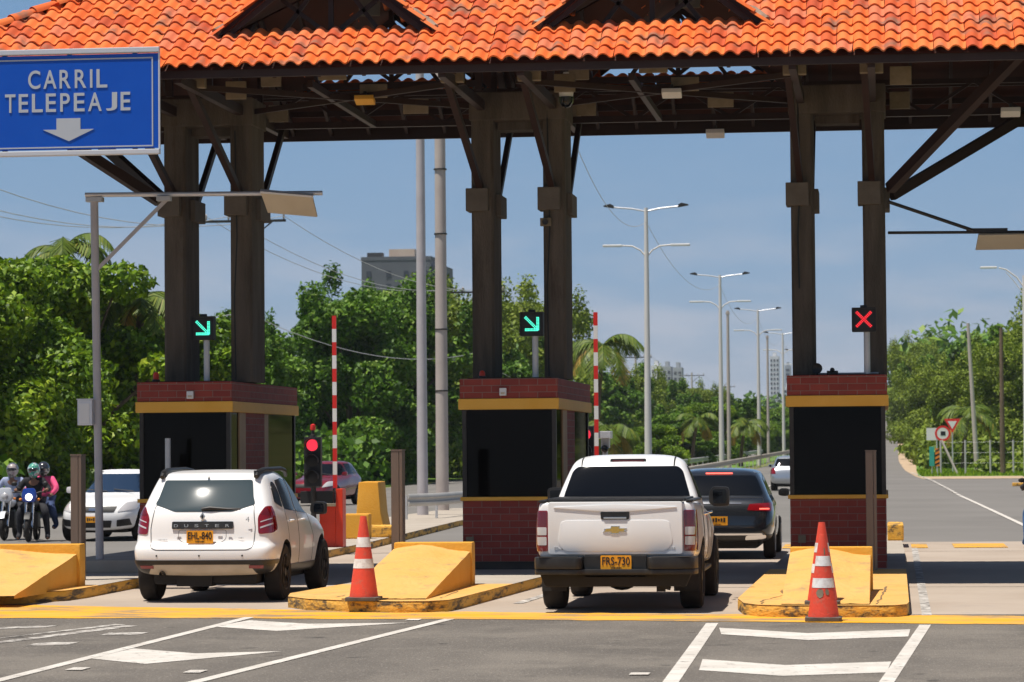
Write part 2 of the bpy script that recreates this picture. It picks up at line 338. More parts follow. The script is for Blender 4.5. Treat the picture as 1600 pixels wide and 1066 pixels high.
def children(o): return [c for c in bpy.data.objects if c.parent == o]
def copy_tree(o, parent=None, mats=None):
    kids = list(o.children)
    c = o.copy(); COL.objects.link(c)
    if mats and c.type == 'MESH' and any(s.material and s.material.name in mats for s in c.material_slots):
        c.data = c.data.copy()
        for i, mm in enumerate(c.data.materials):
            if mm and mm.name in mats: c.data.materials[i] = MAT[mats[mm.name]]
    c.parent = parent
    for k in kids: copy_tree(k, c, mats)
    return c
def apply_mods(o):
    dg = bpy.context.evaluated_depsgraph_get(); dg.update(); me = bpy.data.meshes.new_from_object(o.evaluated_get(dg), preserve_all_data_layers=True, depsgraph=dg); return me
def tmp(me):
    o = bpy.data.objects.new('tmp', me); COL.objects.link(o); return o
def boolean(me_a, me_b, op):
    a, b = tmp(me_a), tmp(me_b); m = a.modifiers.new('b', 'BOOLEAN'); m.operation = op; m.object = b; m.solver = 'EXACT'
    try: m.material_mode = 'TRANSFER'
    except Exception: pass
    r = apply_mods(a); bpy.data.objects.remove(a); bpy.data.objects.remove(b); return r
def round_poly(p, r=.03, n=3):
    out = []; k = len(p)
    for i in range(k):
        a, b, c = Vector(p[i - 1]), Vector(p[i]), Vector(p[(i + 1) % k])
        q = min(r, (a - b).length * .45, (c - b).length * .45); s = b + (a - b).normalized() * q; e = b + (c - b).normalized() * q
        for j in range(n + 1):
            t = j / n; v = s * (1 - t) ** 2 + b * 2 * t * (1 - t) + e * t * t; out.append((v.x, v.y))
    return out
def mirror(p): return [(-x, z) for x, z in p][::-1]
def text_mesh(txt, size, depth=.004, sx=1, bold=0, align='CENTER', spacing=1):
    c = bpy.data.curves.new('t', 'FONT'); c.body = txt; c.size = size; c.extrude = depth; c.align_x = align; c.align_y = 'CENTER'; c.offset = bold; c.space_character = spacing
    o = bpy.data.objects.new('t', c); COL.objects.link(o); me = apply_mods(o); bpy.data.objects.remove(o)
    for v in me.vertices: v.co.x *= sx
    me.materials.clear()
    return me
def text(name, txt, size, mat, parent, loc, rot=(R(90), 0, 0), **k):
    me = text_mesh(txt, size, **k); m = Matrix.Translation(loc) @ __import__('mathutils').Euler(rot).to_matrix().to_4x4(); me.transform(m)
    return link(name, me, mat, parent)
def hgt(x, y):
    y = min(y, 620); a = .0045 * max(0, y - 120); t = min(1, max(0, (x + 6) / 4)); t = t * t * (3 - 2 * t)
    q = max(0, y - 230)
    return a + t * (0.024 * q * q / (q + 90) if q else 0)
def sheet(name, poly_rows, off, mat, kind='structure', parent=None, nx=6):
    """strip draped over the terrain: rows of (y, x0, x1)"""
    vs = []; fs = []
    for y, x0, x1 in poly_rows:
        for i in range(nx + 1):
            x = x0 + (x1 - x0) * i / nx; vs.append((x, y, hgt(x, y) + off))
    for j in range(len(poly_rows) - 1):
        for i in range(nx): a = j * (nx + 1) + i; fs.append((a, a + 1, a + nx + 2, a + nx + 1))
    o = link(name, fast_mesh(name, vs, fs), mat, parent)
    if kind: o['kind'] = kind
    return o
def rows(pts, step=12):
    """interpolate (y,x0,x1) control rows"""
    out = []
    for a, b in zip(pts, pts[1:]):
        n = max(1, int(abs(b[0] - a[0]) / step))
        for i in range(n): t = i / n; out.append(tuple(a[k] + (b[k] - a[k]) * t for k in range(3)))
    out.append(pts[-1]); return out
def fit_text(name, txt, wid, hei, mat, parent, loc, rot=(R(90), 0, 0), depth=.004, bold=0, spacing=1):
    me = text_mesh(txt, 1, 1, bold=bold, spacing=spacing)
    co = np.empty(len(me.vertices) * 3, dtype=np.float32); me.vertices.foreach_get('co', co); co = co.reshape(-1, 3)
    lo, hi = co.min(0), co.max(0); co = (co - (lo + hi) / 2) / np.maximum(hi - lo, 1e-6) * np.array([wid, hei, depth], dtype=np.float32)
    me.vertices.foreach_set('co', co.ravel())
    me.transform(Matrix.Translation(loc) @ __import__('mathutils').Euler(rot).to_matrix().to_4x4()); me.update()
    return link(name, me, mat, parent)
# ------------------------------------------------------------------ ground, roads, markings
ys = [-40, 0, 20, 34, 60, 90, 120] + list(range(140, 700, 20)) + list(range(700, 3000, 150)) + [4000, 6000]
xs = [-4000, -1500, -600, -300, -150, -80, -50, -30, -22, -16, -12, -8, -6, -5, -4, -3, -2, 0, 2, 5, 9, 15, 25, 40, 80, 150, 300, 600, 1500, 4000]
vv = [(x, y, hgt(x, y) - .03) for y in ys for x in xs]; n_ = len(xs)
ff = [(j * n_ + i, j * n_ + i + 1, (j + 1) * n_ + i + 1, (j + 1) * n_ + i) for j in range(len(ys) - 1) for i in range(n_ - 1)]
gr = link('ground', fast_mesh('ground', vv, ff), 'dirt_green'); gr['kind'] = 'structure'
sheet('road', rows([(-30, -40, 14), (34.5, -40, 14)]), 0, 'asphalt', nx=4)
sheet('toll_lane_slab', rows([(34.5, -10.6, 9), (61, -10.6, 9)]), .0, 'concrete_lane', nx=4)
sheet('highway', rows([(61, -10.9, 3.9), (110, -10.9, 3.6), (150, -9.2, 2.6), (190, -9.2, -1.4), (700, -9.2, -2.4)]), .0, 'asphalt_far')
sheet('side_road', rows([(150, -1.6, 2.3), (190, -1.5, 1.4), (260, -1.2, 1.1), (700, -1.8, 2.2)]), .006, 'asphalt_far')
sheet('opposite_carriageway', rows([(34.5, -40, -10.6), (61, -30, -10.9), (110, -24, -11), (150, -24, -11.5), (700, -22, -12.5)]), -.004, 'asphalt_far')
sheet('sand_shoulder', rows([(163, 1.9, 7.4), (172, 1.6, 7.4), (200, 1.2, 2.8), (260, 1.0, 2.3), (520, 1.9, 4.8)]), .012, 'sand')
sheet('apron', rows([(61, 3.0, 14), (112, 3.0, 10), (150, 2.0, 9), (166, 1.8, 9)]), -.004, 'asphalt_far')
sheet('grass', rows([(172, 1.75, 30), (200, 1.9, 30), (232, 2.2, 30)]), .02, 'grass_mat', kind='stuff', nx=10)
sheet('roadside_grass', rows([(100, -70, -25), (420, -70, -23)]), .01, 'grass_mat', kind='stuff', nx=10)
sheet('median_grass', rows([(92, -13, -10.9), (420, -12.4, -9.6)]), .03, 'grass_mat', kind='stuff', nx=4)
def mark(name, poly, mat='white_line', z=.004, label=None):
    b = MB(); b._f([Vector((x, y, z)) for x, y in poly], [tuple(range(len(poly)))]); o = b.build(name, mat); o['kind'] = 'structure'; return o
SK = [0]
def stripe(name, a, b, wd, mat='white_line', z=.004):
    a, b = Vector((*a, 0)), Vector((*b, 0)); d = (b - a).normalized(); p = Vector((d.y, -d.x, 0)) * wd / 2
    SK[0] += 1; z = z + (SK[0] % 7) * .0004
    return mark(name, [(v.x, v.y) for v in (a - p, a + p, b + p, b - p)], mat, z)
yb = MB(); ys_ = [(-18, 35.2, 38.3), (-10.85, 33.9, 36.9), (-8.5, 33.85, 36.1), (-7.0, 33.75, 35.6), (-4.2, 33.5, 34.95), (-1.5, 33.0, 34.5), (1.45, 32.45, 34.0), (7, 31.6, 33.0)]
yr_ = random.Random(8); yx = []
for (a, b) in zip(ys_, ys_[1:]):
    n = max(2, int((b[0] - a[0]) / .09)); yx += [tuple(a[k] + (b[k] - a[k]) * i / n for k in range(3)) for i in range(n)]
w1 = w2 = 0; yl_ = []
for x, b, c in yx:
    w1 = w1 * .8 + yr_.uniform(-.035, .035); w2 = w2 * .8 + yr_.uniform(-.05, .05); yl_.append((x, b + w1, c + w2))
m_ = len(yl_); yb._f([Vector((x, b, .0045)) for x, b, c in yl_] + [Vector((x, c, .0045)) for x, b, c in yl_], [(i, i + 1, i + m_ + 1, i + m_) for i in range(m_ - 1)])
yb.build('yellow_stop_band', 'yellow_line')['kind'] = 'structure'
stripe('lane_line', (-1.62, 18), (-1.86, 32.75), .13); stripe('lane_line', (-.35, 18), (.38, 32.4), .12)
stripe('lane_line', (.42, 34.2), (.50, 60), .11, 'white_worn'); stripe('lane_line', (-7.30, 20), (-7.13, 34.0), .12); stripe('lane_line', (-6.1, 18), (-4.80, 33.6), .12)
stripe('lane_line', (-4.45, 37), (-4.15, 44), .12, 'white_worn')
for p in ([(-1.74, 31.9), (-.8, 30.95), (.22, 31.6), (.19, 30.4), (-.77, 29.85), (-1.66, 30.8)], [(-1.63, 27.15), (-.88, 26.4), (.02, 26.85), (-.02, 25.55), (-.86, 25.15), (-1.58, 25.8)],
          [(-7.15, 32.2), (-7.0, 33.4), (-6.21, 32.7), (-5.15, 32.9), (-6.3, 31.4)], [(-7.17, 27.2), (-7.12, 28.6), (-6.36, 27.9), (-5.6, 28.2), (-6.49, 26.5)]):
    mark('chevron_marking', p)
for p in ([(-9.9, 31.5), (-9.8, 31.9), (-8.9, 32.5), (-8.95, 32.1)], [(-9.2, 29.0), (-9.1, 29.5), (-8.2, 32.6), (-8.35, 32.7)], [(-8.8, 29.4), (-8.65, 29.4), (-8.0, 32.4), (-8.2, 32.4)],
          [(-8.3, 29.0), (-8.28, 29.5), (-7.9, 29.6), (-7.92, 29.1)], [(-9.5, 27.4), (-9.5, 27.8), (-8.4, 27.9), (-8.4, 27.5)], [(-8.0, 30.7), (-8, 31.1), (-7.6, 31.2), (-7.6, 30.8)], [(-9.9, 28.5), (-9.95, 28.9), (-9.2, 29.2), (-9.2, 28.9)]):
    mark('worn_road_letter', p, 'white_worn')
mark('reflector_tile', z=.009, poly=[(-5.9, 25.4), (-5.9, 25.7), (-5.75, 25.7), (-5.75, 25.4)]); mark('reflector_tile', z=.009, poly=[(-7.0, 25.7), (-7.0, 26), (-6.85, 26), (-6.85, 25.7)]); mark('reflector_tile', z=.009, poly=[(-2.12, 25.2), (-2.12, 25.45), (-1.96, 25.45), (-1.96, 25.2)])
mark('reflector_tile', z=.009, poly=[(-5.25, 33.3), (-5.25, 33.55), (-5.1, 33.55), (-5.1, 33.3)])
for x0, x1 in ((-1.95, -1.72), (.44, .74), (1.22, 2.2), (2.9, 3.9)): mark('yellow_dash', [(x0, 57.2), (x0, 59.6), (x1, 59.6), (x1, 57.2)], 'yellow_line', .009)
for y_ in (41.2, 50.3, 55.4): mark('slab_joint', [(-10.5, y_), (-10.5, y_ + .05), (9, y_ + .05), (9, y_)], 'column_concrete', .003)
el = [(3.25, 62), (3.18, 74), (2.95, 100), (2.65, 130), (2.3, 156), (1.5, 190)]
el = [(a[0] + (b[0] - a[0]) * i / 8, a[1] + (b[1] - a[1]) * i / 8) for a, b in zip(el, el[1:]) for i in range(8)] + [el[-1]]
for a, b in zip(el, el[1:]): stripe('edge_line', a, b, .13, 'white_line', max(hgt(*a), hgt(*b)) + .012)
for y_ in (64, 76, 88, 100, 112): stripe('lane_dash', (-.9, y_), (-1.0, y_ + 5), .12, 'white_line', .006)
for k, y_ in enumerate(range(70, 320, 14)): stripe('lane_dash', (-5.4, y_), (-5.4, y_ + 5), .14, 'white_line', hgt(-5.4, y_ + 5) + .02)
# ------------------------------------------------------------------ traffic islands
KH = .13
def island(label, outline, yel_to, top_mat='pavement'):
    t = empty('traffic_island', (outline[0][0], outline[0][1], 0), 0, label, 'traffic island', 'kerbed islands between the toll lanes')
    o = Vector((outline[0][0], outline[0][1])); pl = [(x - o.x, y - o.y) for x, y in outline]
    MB().prism(pl, -.02, KH).build('kerb', 'yellow_curb', t, bevel=.025, smooth=50)
    c = Vector((sum(p[0] for p in pl) / len(pl), sum(p[1] for p in pl) / len(pl)))
    # paving inset from the kerb edge, split where the paint ends
    bm = bmesh.new(); vs = [bm.verts.new((x, y, KH + .004)) for x, y in pl]; f = bm.faces.new(vs)
    bmesh.ops.recalc_face_normals(bm, faces=bm.faces); r = bmesh.ops.inset_region(bm, faces=list(bm.faces), thickness=.16)
    bmesh.ops.delete(bm, geom=r['faces'], context='FACES')
    yl = yel_to - o.y
    for keep, mm, nm, sgn in ((1, 'yellow_pale', 'painted_paving', 1), (-1, top_mat, 'paving', -1)):
        b2 = bm.copy(); bmesh.ops.bisect_plane(b2, geom=list(b2.verts) + list(b2.edges) + list(b2.faces), plane_co=(0, yl, 0), plane_no=(0, sgn, 0), clear_outer=True)
        if len(b2.faces):
            me = bpy.data.meshes.new(nm); b2.to_mesh(me); link(nm, me, mm, t)
        b2.free()
    bm.free(); return t
island('long kerbed island under the leftmost booth, running on past the red barrier cabinet', [(-13.1, 36.6), (-11.6, 36.9), (-10.7, 37.3), (-10.3, 37.9), (-10.25, 38.6), (-10.3, 42.6), (-9.9, 43.6), (-9.32, 44.3), (-9.3, 50), (-9.72, 52.5), (-9.8, 58), (-10.5, 75), (-10.8, 92), (-13, 92), (-13.1, 60)], 39.4)
island('yellow kerbed island in the middle, under the booth between the two white vehicles', [(-7.25, 37.0), (-7.12, 36.2), (-6.75, 35.55), (-6.2, 35.15), (-5.6, 34.93), (-5.25, 34.98), (-5.05, 35.25), (-5.0, 35.7), (-4.72, 41.2), (-4.5, 44), (-4.45, 50), (-4.6, 58), (-5.4, 61), (-6.3, 61), (-6.6, 50), (-6.7, 44)], 39.5)
island('yellow kerbed island on the right, under the narrow booth with the red cross signal', [(-1.72, 35.5), (-1.60, 34.4), (-1.42, 34.0), (-1.2, 33.88), (-.1, 33.82), (.08, 33.88), (.2, 34.1), (.23, 34.6), (.28, 52), (.25, 60), (.1, 61.2), (-1.2, 61.4), (-1.55, 60), (-1.64, 50)], 44.0)
b = MB(); b.box(-.3, .0, 0, 2.2, 0, .3); b.build('kerb_block', 'yellow_curb', None, bevel=.03); o = bpy.context.scene.objects['kerb_block']; o.location = (.3, 57.4, KH); tag(o, 'short yellow concrete kerb block on the rear edge of the right island', 'kerb')
# booth one raised plinth
b = MB(); b.prism(round_poly([(-1.3, -1.6), (1.0, -1.6), (1.0, 5.6), (-1.3, 5.6)], .35, 6), 0, .19); o = b.build('booth_plinth', 'pavement', None, bevel=.03, smooth=50); o.location = (-10.6, 45, KH); tag(o, 'raised pale concrete plinth with rounded corners beneath the leftmost booth', 'plinth')
def barrier(x0, x1, yf, yw, hw, label, hr=.47):
    t = empty('ramp_barrier', ((x0 + x1) / 2, yf, KH), 0, label, 'crash barrier', 'yellow concrete ramp barriers facing the traffic')
    w_ = (x1 - x0) / 2; d = yw - yf
    b = MB()
    # ramp with a ridge: left part nearly flat, right part falling away, noisy top
    nu, nv = 14, 18; vs = []
    rnd = random.Random(x0)
    for j in range(nv + 1):
        for i in range(nu + 1):
            u = i / nu; v = j / nv; x = -w_ + 2 * w_ * u * (.985); z = .015 + (hr - .015) * v + (.05 * math.sin(math.pi * min(1, u * 1.25)) - .06 * max(0, u - .35)) * v + rnd.uniform(-.004, .004)
            vs.append(Vector((x, d * v, z)))
    n1 = nu + 1; fs = [(j * n1 + i, j * n1 + i + 1, (j + 1) * n1 + i + 1, (j + 1) * n1 + i) for j in range(nv) for i in range(nu)]
    base = len(vs)
    for j in range(nv + 1):
        for i in (0, nu): p = vs[j * n1 + i]; vs.append(Vector((p.x, p.y, -.02)))
    for j in range(nv):
        fs.append((j * n1, (j + 1) * n1, base + 2 * (j + 1), base + 2 * j)); fs.append((j * n1 + nu, base + 2 * j + 1, base + 2 * (j + 1) + 1, (j + 1) * n1 + nu))
    b._f(vs, fs); r = b.build('ramp', ['yellow_pale', 'yellow_paint'], t, smooth=35)
    for p in r.data.polygons: p.material_index = 0 if p.normal.z > .5 else 1
    MB().box(-w_, w_ + .01, d, d + .28, -.02, hw).build('end_wall', 'yellow_paint', t, bevel=.02, smooth=50)
    return t
barrier(-12.6, -10.45, 36.2, 39.1, .55, 'wide yellow ramp barrier cut by the left edge of the picture', .46)
barrier(-6.32, -5.31, 35.35, 39.2, .55, 'yellow ramp barrier standing between the white hatchback and the pickup')
barrier(-1.17, -.19, 34.0, 37.3, .53, 'pale yellow ramp barrier behind the two stacked cones', .47)
noisy('crack_dirt', (.16, .10, .05), (.24, .16, .08), 9, .95, 4)
def crack(pts, label_isl, z=KH + .0075, w=.012):
    rn = random.Random(len(pts)); P = []
    for a, b in zip(pts, pts[1:]):
        n = 9
        for i in range(n): t = i / n; P.append(Vector((a[0] + (b[0] - a[0]) * t + rn.uniform(-.02, .02), a[1] + (b[1] - a[1]) * t + rn.uniform(-.03, .03), z)))
    P.append(Vector((*pts[-1], z))); vs = []; 
    for p in P: q = w * rn.uniform(.3, 1.3); vs += [p + Vector((-q, 0, 0)), p + Vector((q, 0, 0))]
    isl = label_isl; o = Vector(isl.location); o.z = 0
    MB()._f([v - o for v in vs], [(2 * i, 2 * i + 1, 2 * i + 3, 2 * i + 2) for i in range(len(P) - 1)]).build('crack', 'crack_dirt', isl)
isls = [o for o in COL.objects if o.name.startswith('traffic_island')]
crack([(-1.38, 34.2), (-1.42, 34.9), (-1.22, 36.2), (-1.28, 37.6)], isls[2]); crack([(-6.9, 36.0), (-6.5, 35.9), (-6.45, 36.6)], isls[1]); crack([(-5.2, 35.6), (-5.24, 37.4)], isls[1]); crack([(-.12, 34.1), (-.08, 36.0), (-.02, 38.4)], isls[2])
# ------------------------------------------------------------------ brown metal posts
def post(x, y, z0, z1, label):
    t = empty('metal_post', (x, y, z0), 0, label, 'post', 'brown metal sensor posts in front of the booths'); h = z1 - z0
    MB().box(-.075, .03, -.12, .12, 0, h).build('housing', 'post_metal', t, bevel=.008)
    MB().box(.034, .075, -.12, .12, 0, h).build('front_cover', 'post_metal', t, bevel=.006)
    MB().box(-.08, .08, -.125, .125, h + .001, h + .02).build('cap', 'post_metal', t)
post(-10.97, 41.0, KH, 1.83, 'brown metal post at far left beside the slim grey lamp pole')
post(-6.37, 39.9, KH, 1.86, 'brown metal post behind the middle yellow ramp barrier')
post(-.22, 43.6, KH, 1.80, 'brown metal post against the right booth below the red cross signal')
b = MB(); b.tube([(0, 0, 0), (0, 0, 1.75)], .042, 12); b.box(-.09, .09, -.09, .09, 0, .015); o = b.build('steel_stub', 'galvanised', None, smooth=40); o.location = (-10.3, 43.2, KH + .19)
o.location = (-10.32, 43.55, KH + .19); tag(o, 'short round grey steel post in front of the leftmost booth, above the hatchback roof', 'post')
# ------------------------------------------------------------------ toll booths
def booth(xl, xr, y0, y1, zb, label, side_win, box_at, win_left=.05):
    W = xr - xl; D = y1 - y0; t = empty('toll_booth', ((xl + xr) / 2, y0, zb), 0, label, 'toll booth', 'brick toll booths under the canopy'); h = W / 2
    z = lambda a: a - zb
    bw = h - .03
    base = MB(); zs = z(1.13)
    base.box(-bw, bw, .0, .14, 0, zs); base.box(-bw, bw, D - .14, D, 0, zs); base.box(-bw, -bw + .14, .14, D - .14, 0, zs); base.box(bw - .14, bw, .14, D - .14, 0, zs)
    base.build('base_wall', 'brick', t)
    s = MB(); s.box(-bw - .03, bw + .03, -.03, D + .03, zs, z(1.185)); s.build('sill', 'fascia_yellow', t, bevel=.006)
    # frame posts at the corners and window divisions
    f = MB(); zt = z(2.45); z0 = z(1.185)
    for x in (-bw + .03, bw - .03):
        for y in (.04, D - .04): MB().box(x - .03, x + .03, y - .04, y + .04, z0, zt).build('corner_frame', 'steel_dark', t)
    for k in side_win:
        MB().box(bw - .06, bw - .0, D * k[0], D * k[1], z0, zt).build('side_pillar', k[2], t)
        if k[2] == 'brick': MB().box(-bw + .0, -bw + .06, D * k[0], D * k[1], z0, zt).build('side_pillar', k[2], t)
    MB().box(-bw + .06, bw - .06, .03, .045, z0, zt).build('front_pane', 'booth_glass', t)
    MB().box(bw - .035, bw - .02, .09, D - .09, z0, zt).build('side_pane', 'booth_glass', t)
    MB().box(-bw + .02, -bw + .035, .09, D - .09, z0, zt).build('side_pane', 'booth_glass', t)
    # inside: back wall, counter with screen, blind
    MB().box(-bw + .07, bw - .07, D * .62, D * .62 + .08, 0, zt).build('inner_wall', 'steel_dark', t)
    MB().box(-bw + .15, bw - .15, .15, .75, z(1.0), z(1.04)).build('counter', 'trim_black', t)
    sc_ = MB(); sc_.box(-.18, .2, .5, .54, z(1.2), z(1.5)); sc_.box(-.03, .03, .5, .53, z(1.04), z(1.2)); sc_.build('screen', 'trim_black', t)
    MB().box(-.02, .42, 1.2, 1.26, z(1.05), z(1.62)).build('chair_back', 'tan_frame', t)
    MB().box(-h - .02, h + .02, -.05, D + .05, zt, z(2.61)).build('fascia', 'fascia_yellow', t, bevel=.012)
    p = MB(); p.box(-h, h, -.02, D + .02, z(2.612), z(2.9)); p.build('parapet', 'brick', t, bevel=.006)
    MB().box(-h + .1, h - .1, .1, D - .1, z(2.902), z(2.915)).build('roof_deck', 'under_roof', t)
    MB().box(box_at - .055, box_at + .055, -.05, -.006, z(.50), z(.61)).build('socket_box', 'beige_plate', t, bevel=.004)
    return t, z
side1 = [(.13, .22, 'tan_frame'), (.22, .50, 'brick'), (.50, .56, 'tan_frame')]
bo1, z1_ = booth(-10.93, -9.51, 44.2, 49.2, KH + .19, 'leftmost brick toll booth, behind the white hatchback, green arrow above', side1, -.4)
bo2, z2_ = booth(-6.14, -4.71, 44.2, 49.1, KH + .12, 'middle brick toll booth, left of the white pickup, green arrow above', [(.2, .32, 'tan_frame'), (.32, .55, 'brick')], -.58)
MB().box(-.66, .66, .04, 4.86, -.12, -.001).build('plinth', 'steel_dark', bo2)  # recessed base strip, coloured dark to stand in for the shadow under the booth
bo3, z3_ = booth(-1.41, .02, 44.3, 49.2, KH, 'rightmost brick toll booth, behind the cones, red cross above', [(.2, .32, 'tan_frame'), (.32, .55, 'brick')], -.52)
def ab(name, bmf, mat, loc, label, cat, group=None, **k):
    b = MB(); bmf(b); o = b.build(name, mat, None, **k); o.location = loc; tag(o, label, cat, group); return o
for x, lb in ((-10.12, 'small white sensor box on the parapet of the leftmost booth'), (-5.5, 'small white sensor box on the parapet of the middle booth')):
    t = empty('sensor_box', (x, 44.10, 2.65), 0, lb, 'sensor', 'white boxes on the booth parapets')
    MB().box(-.05, .05, 0, .06, 0, .11).build('casing', 'white_plain', t, bevel=.008); MB().box(-.03, .03, -.01, -.001, .02, .05).build('window', 'panel_beige', t)
for x, lb, hh in ((-10.72, 'small orange beacon on the left corner of the leftmost booth roof', .13), (-5.85, 'small orange beacon on the left corner of the middle booth roof', .10)):
    t = empty('beacon', (x, 44.5, 2.918), 0, lb, 'beacon', 'orange beacons on booth roofs')
    MB().lathe([(.06, 0), (.06, .02), (.045, .03)], 16).build('foot', 'trim_black', t, smooth=40); MB().lathe([(.044, .031), (.044, hh - .03), (.03, hh), (.008, hh + .01)], 16).build('lens', 'orange_box', t, smooth=40)
t = empty('roof_camera', (-.98, 44.5, 2.918), 0, 'round black horn loudspeaker on the right booth roof beside a column', 'loudspeaker')
MB().lathe([(.02, .16), (.05, .10), (.075, .02), (.078, 0), (.06, .01), (.01, .03)], 20, axis='y', c=(0, 0, .085)).build('horn', 'matt_black', t, smooth=50); MB().box(-.015, .015, .02, .05, 0, .06).build('bracket', 'matt_black', t)
t = empty('roof_camera', (-.76, 44.5, 2.918), 0, 'small grey camera box on the right booth roof between the columns', 'camera')
MB().box(-.08, .08, 0, .14, 0, .05).build('casing', 'steel_dark', t, bevel=.006); MB().ball((.0, .0, .06), .035, n=8).build('lens', 'trim_black', t, smooth=60)
ab('roof_pipe', lambda b: b.tube([(-.45, 0, 0), (.45, 0, 0)], .012, 8), 'galvanised', (-.55, 44.6, 2.93), 'thin grey conduit lying along the right booth roof', 'pipe')
# ------------------------------------------------------------------ canopy
EY0, EY1, RY, EZ, SL = 41.0, 49.0, 45.0, 7.15, math.tan(R(30))
XL, XR = -13.8, 8.6
can = empty('toll_canopy', (-3, 45, 0), 0, 'orange tiled canopy roof with gabled vents over the toll lanes, on paired concrete columns', 'canopy')
OX, OY = -3, 45
def cbuild(b, name, mat, parent=None, **k):
    me = b.mesh(name, k.pop('bevel', 0), k.pop('merge', False)); me.transform(Matrix.Translation((-OX, -OY, 0))); return link(name, me, mat, parent or can, k.get('smooth'))
DORM = [(-7.67, 1.49), (-3.15, 1.51), (5.9, 1.5)]   # centre x, half width
DZ0, DSL = 7.67, .80; DY = EY0 + (DZ0 - EZ) / SL
def apexz(hw): return DZ0 + hw * DSL
def zmain(x, y):
    return EZ + SL * min(y - EY0, EY1 - y, x - XL, XR - x)
TV, TF, TT = [], [], []
trnd = random.Random(3)
TW, TE = .213, .305
def tiles(org, ud, vd, nd, nu, nv, keep, A=.050):
    ud, vd, nd = Vector(ud), Vector(vd), Vector(nd); prof = []
    for k in range(9):
        u = k / 8; hgt_ = A * math.sin(math.pi * u / .74) ** .8 if u < .74 else -.22 * A * math.sin(math.pi * (u - .74) / .26); prof.append((u, hgt_))
    for j in range(nv):
        for i in range(nu):
            c = org + ud * (i + .5) * TW + vd * (j + .5) * TE
            if not keep(c): continue
            base = len(TV); tone = min(1, max(0, trnd.gauss(.5, .33))); ju = trnd.uniform(-.007, .007); jy = trnd.uniform(-.006, .006); jit = trnd.uniform(-.004, .004); js = trnd.uniform(-.008, .008)
            for r_ in range(3):   # lower lip, lower edge, upper edge
                for u, h in prof:
                    v0 = j * TE - .015 + js if r_ < 2 else (j + 1) * TE + .02; lift = (.030 + jit if r_ == 1 else .008 if r_ == 0 else .0)
                    p = org + ud * ((i + u) * TW + ju + (jy if r_ == 2 else -jy)) + vd * v0 + nd * (h + lift); TV.append(p)
            for r_ in range(2):
                for k in range(8):
                    a = base + r_ * 9 + k; TF.append((a, a + 1, a + 10, a + 9)); TT.append(tone)
c30, s30 = math.cos(R(30)), math.sin(R(30))
def in_dormer(p, m=.0):
    for cx, hw in DORM:
        dy = min(p.y - DY, (2 * RY - DY) - p.y)
        if dy > -.02 and (abs(p.x - cx) < hw + m - dy * SL / DSL): return True
    return False
nvr = int(4 / c30 / TE) + 1
front_keep = lambda p: p.y < RY and (p.x - XL) > (p.y - EY0) - .1 and (XR - p.x) > (p.y - EY0) - .1 and not in_dormer(p)
back_keep = lambda p: p.y > RY and (p.x - XL) > (EY1 - p.y) - .1 and (XR - p.x) > (EY1 - p.y) - .1 and not in_dormer(p)
nux = int((XR - XL) / TW)
tiles(Vector((XL, EY0 - .06, EZ - .035)), (1, 0, 0), (0, c30, s30), (0, -s30, c30), nux, nvr, front_keep)
tiles(Vector((XR, EY1 + .06, EZ - .035)), (-1, 0, 0), (0, -c30, s30), (0, s30, c30), nux, nvr, back_keep)
nuy = int(8 / TW)
tiles(Vector((XL - .06, EY1, EZ - .035)), (0, -1, 0), (c30, 0, s30), (-s30, 0, c30), nuy, nvr, lambda p: (p.x - XL) < min(p.y - EY0, EY1 - p.y) + .1)
tiles(Vector((XR + .06, EY0, EZ - .035)), (0, 1, 0), (-c30, 0, s30), (s30, 0, c30), nuy, nvr, lambda p: (XR - p.x) < min(p.y - EY0, EY1 - p.y) + .1)
# dormer roofs: two slopes each, front and rear dormer are one gable roof running front to back at the ridge side
ang = math.atan(DSL); cd_, sd_ = math.cos(ang), math.sin(ang)
for cx, hw in DORM:
    ln = (hw + .12) / cd_; nv = int(ln / TE) + 1
    for sx in (-1, 1):
        for y0, dirn in ((DY - .18, 1), (2 * RY - DY + .18, -1)):
            org = Vector((cx + sx * (hw + .12), y0 if dirn == 1 else y0, DZ0 - .12 * DSL + .02))
            ud = Vector((0, dirn, 0)); 
            tiles(org, ud, (-sx * cd_, 0, sd_), (sx * sd_, 0, cd_), int(3.4 / TW), nv, lambda p, cx=cx: p.z > zmain(p.x, p.y) - .03 and (p.x - cx) * sx > -.05)
me = fast_mesh('roof_tiles', [(v.x - OX, v.y - OY, v.z) for v in TV], TF, TT); link('roof_tiles', me, 'roof_tile', can, 60)
# hip, ridge and valley caps
def caps(a, b, r=.095, lift=.06, name='ridge_cap'):
    a, b = Vector(a), Vector(b); d = (b - a); n = max(1, int(d.length / .36)); d = d / n; V, F, T = [], [], []; side = d.normalized().cross(Vector((0, 0, 1))).normalized(); up = side.cross(d.normalized())
    for k in range(n):
        tone = trnd.random()
        for q, (rr, off) in enumerate(((r * 1.08, lift + .012), (r * .9, lift))):
            p = a + d * (k - .06 if q == 0 else k + 1)
            for m_ in range(9):
                an = math.pi * (m_ / 8) ; V.append(p + side * math.cos(an) * rr * 1.15 + up * (math.sin(an) * rr + off - .05))
        base = k * 18
        for m_ in range(8): F.append((base + m_, base + m_ + 1, base + m_ + 10, base + m_ + 9)); T.append(tone)
    link(name, fast_mesh(name, [(v.x - OX, v.y - OY, v.z) for v in V], F, T), 'roof_tile', can, 60)
ZR = EZ + 4 * SL
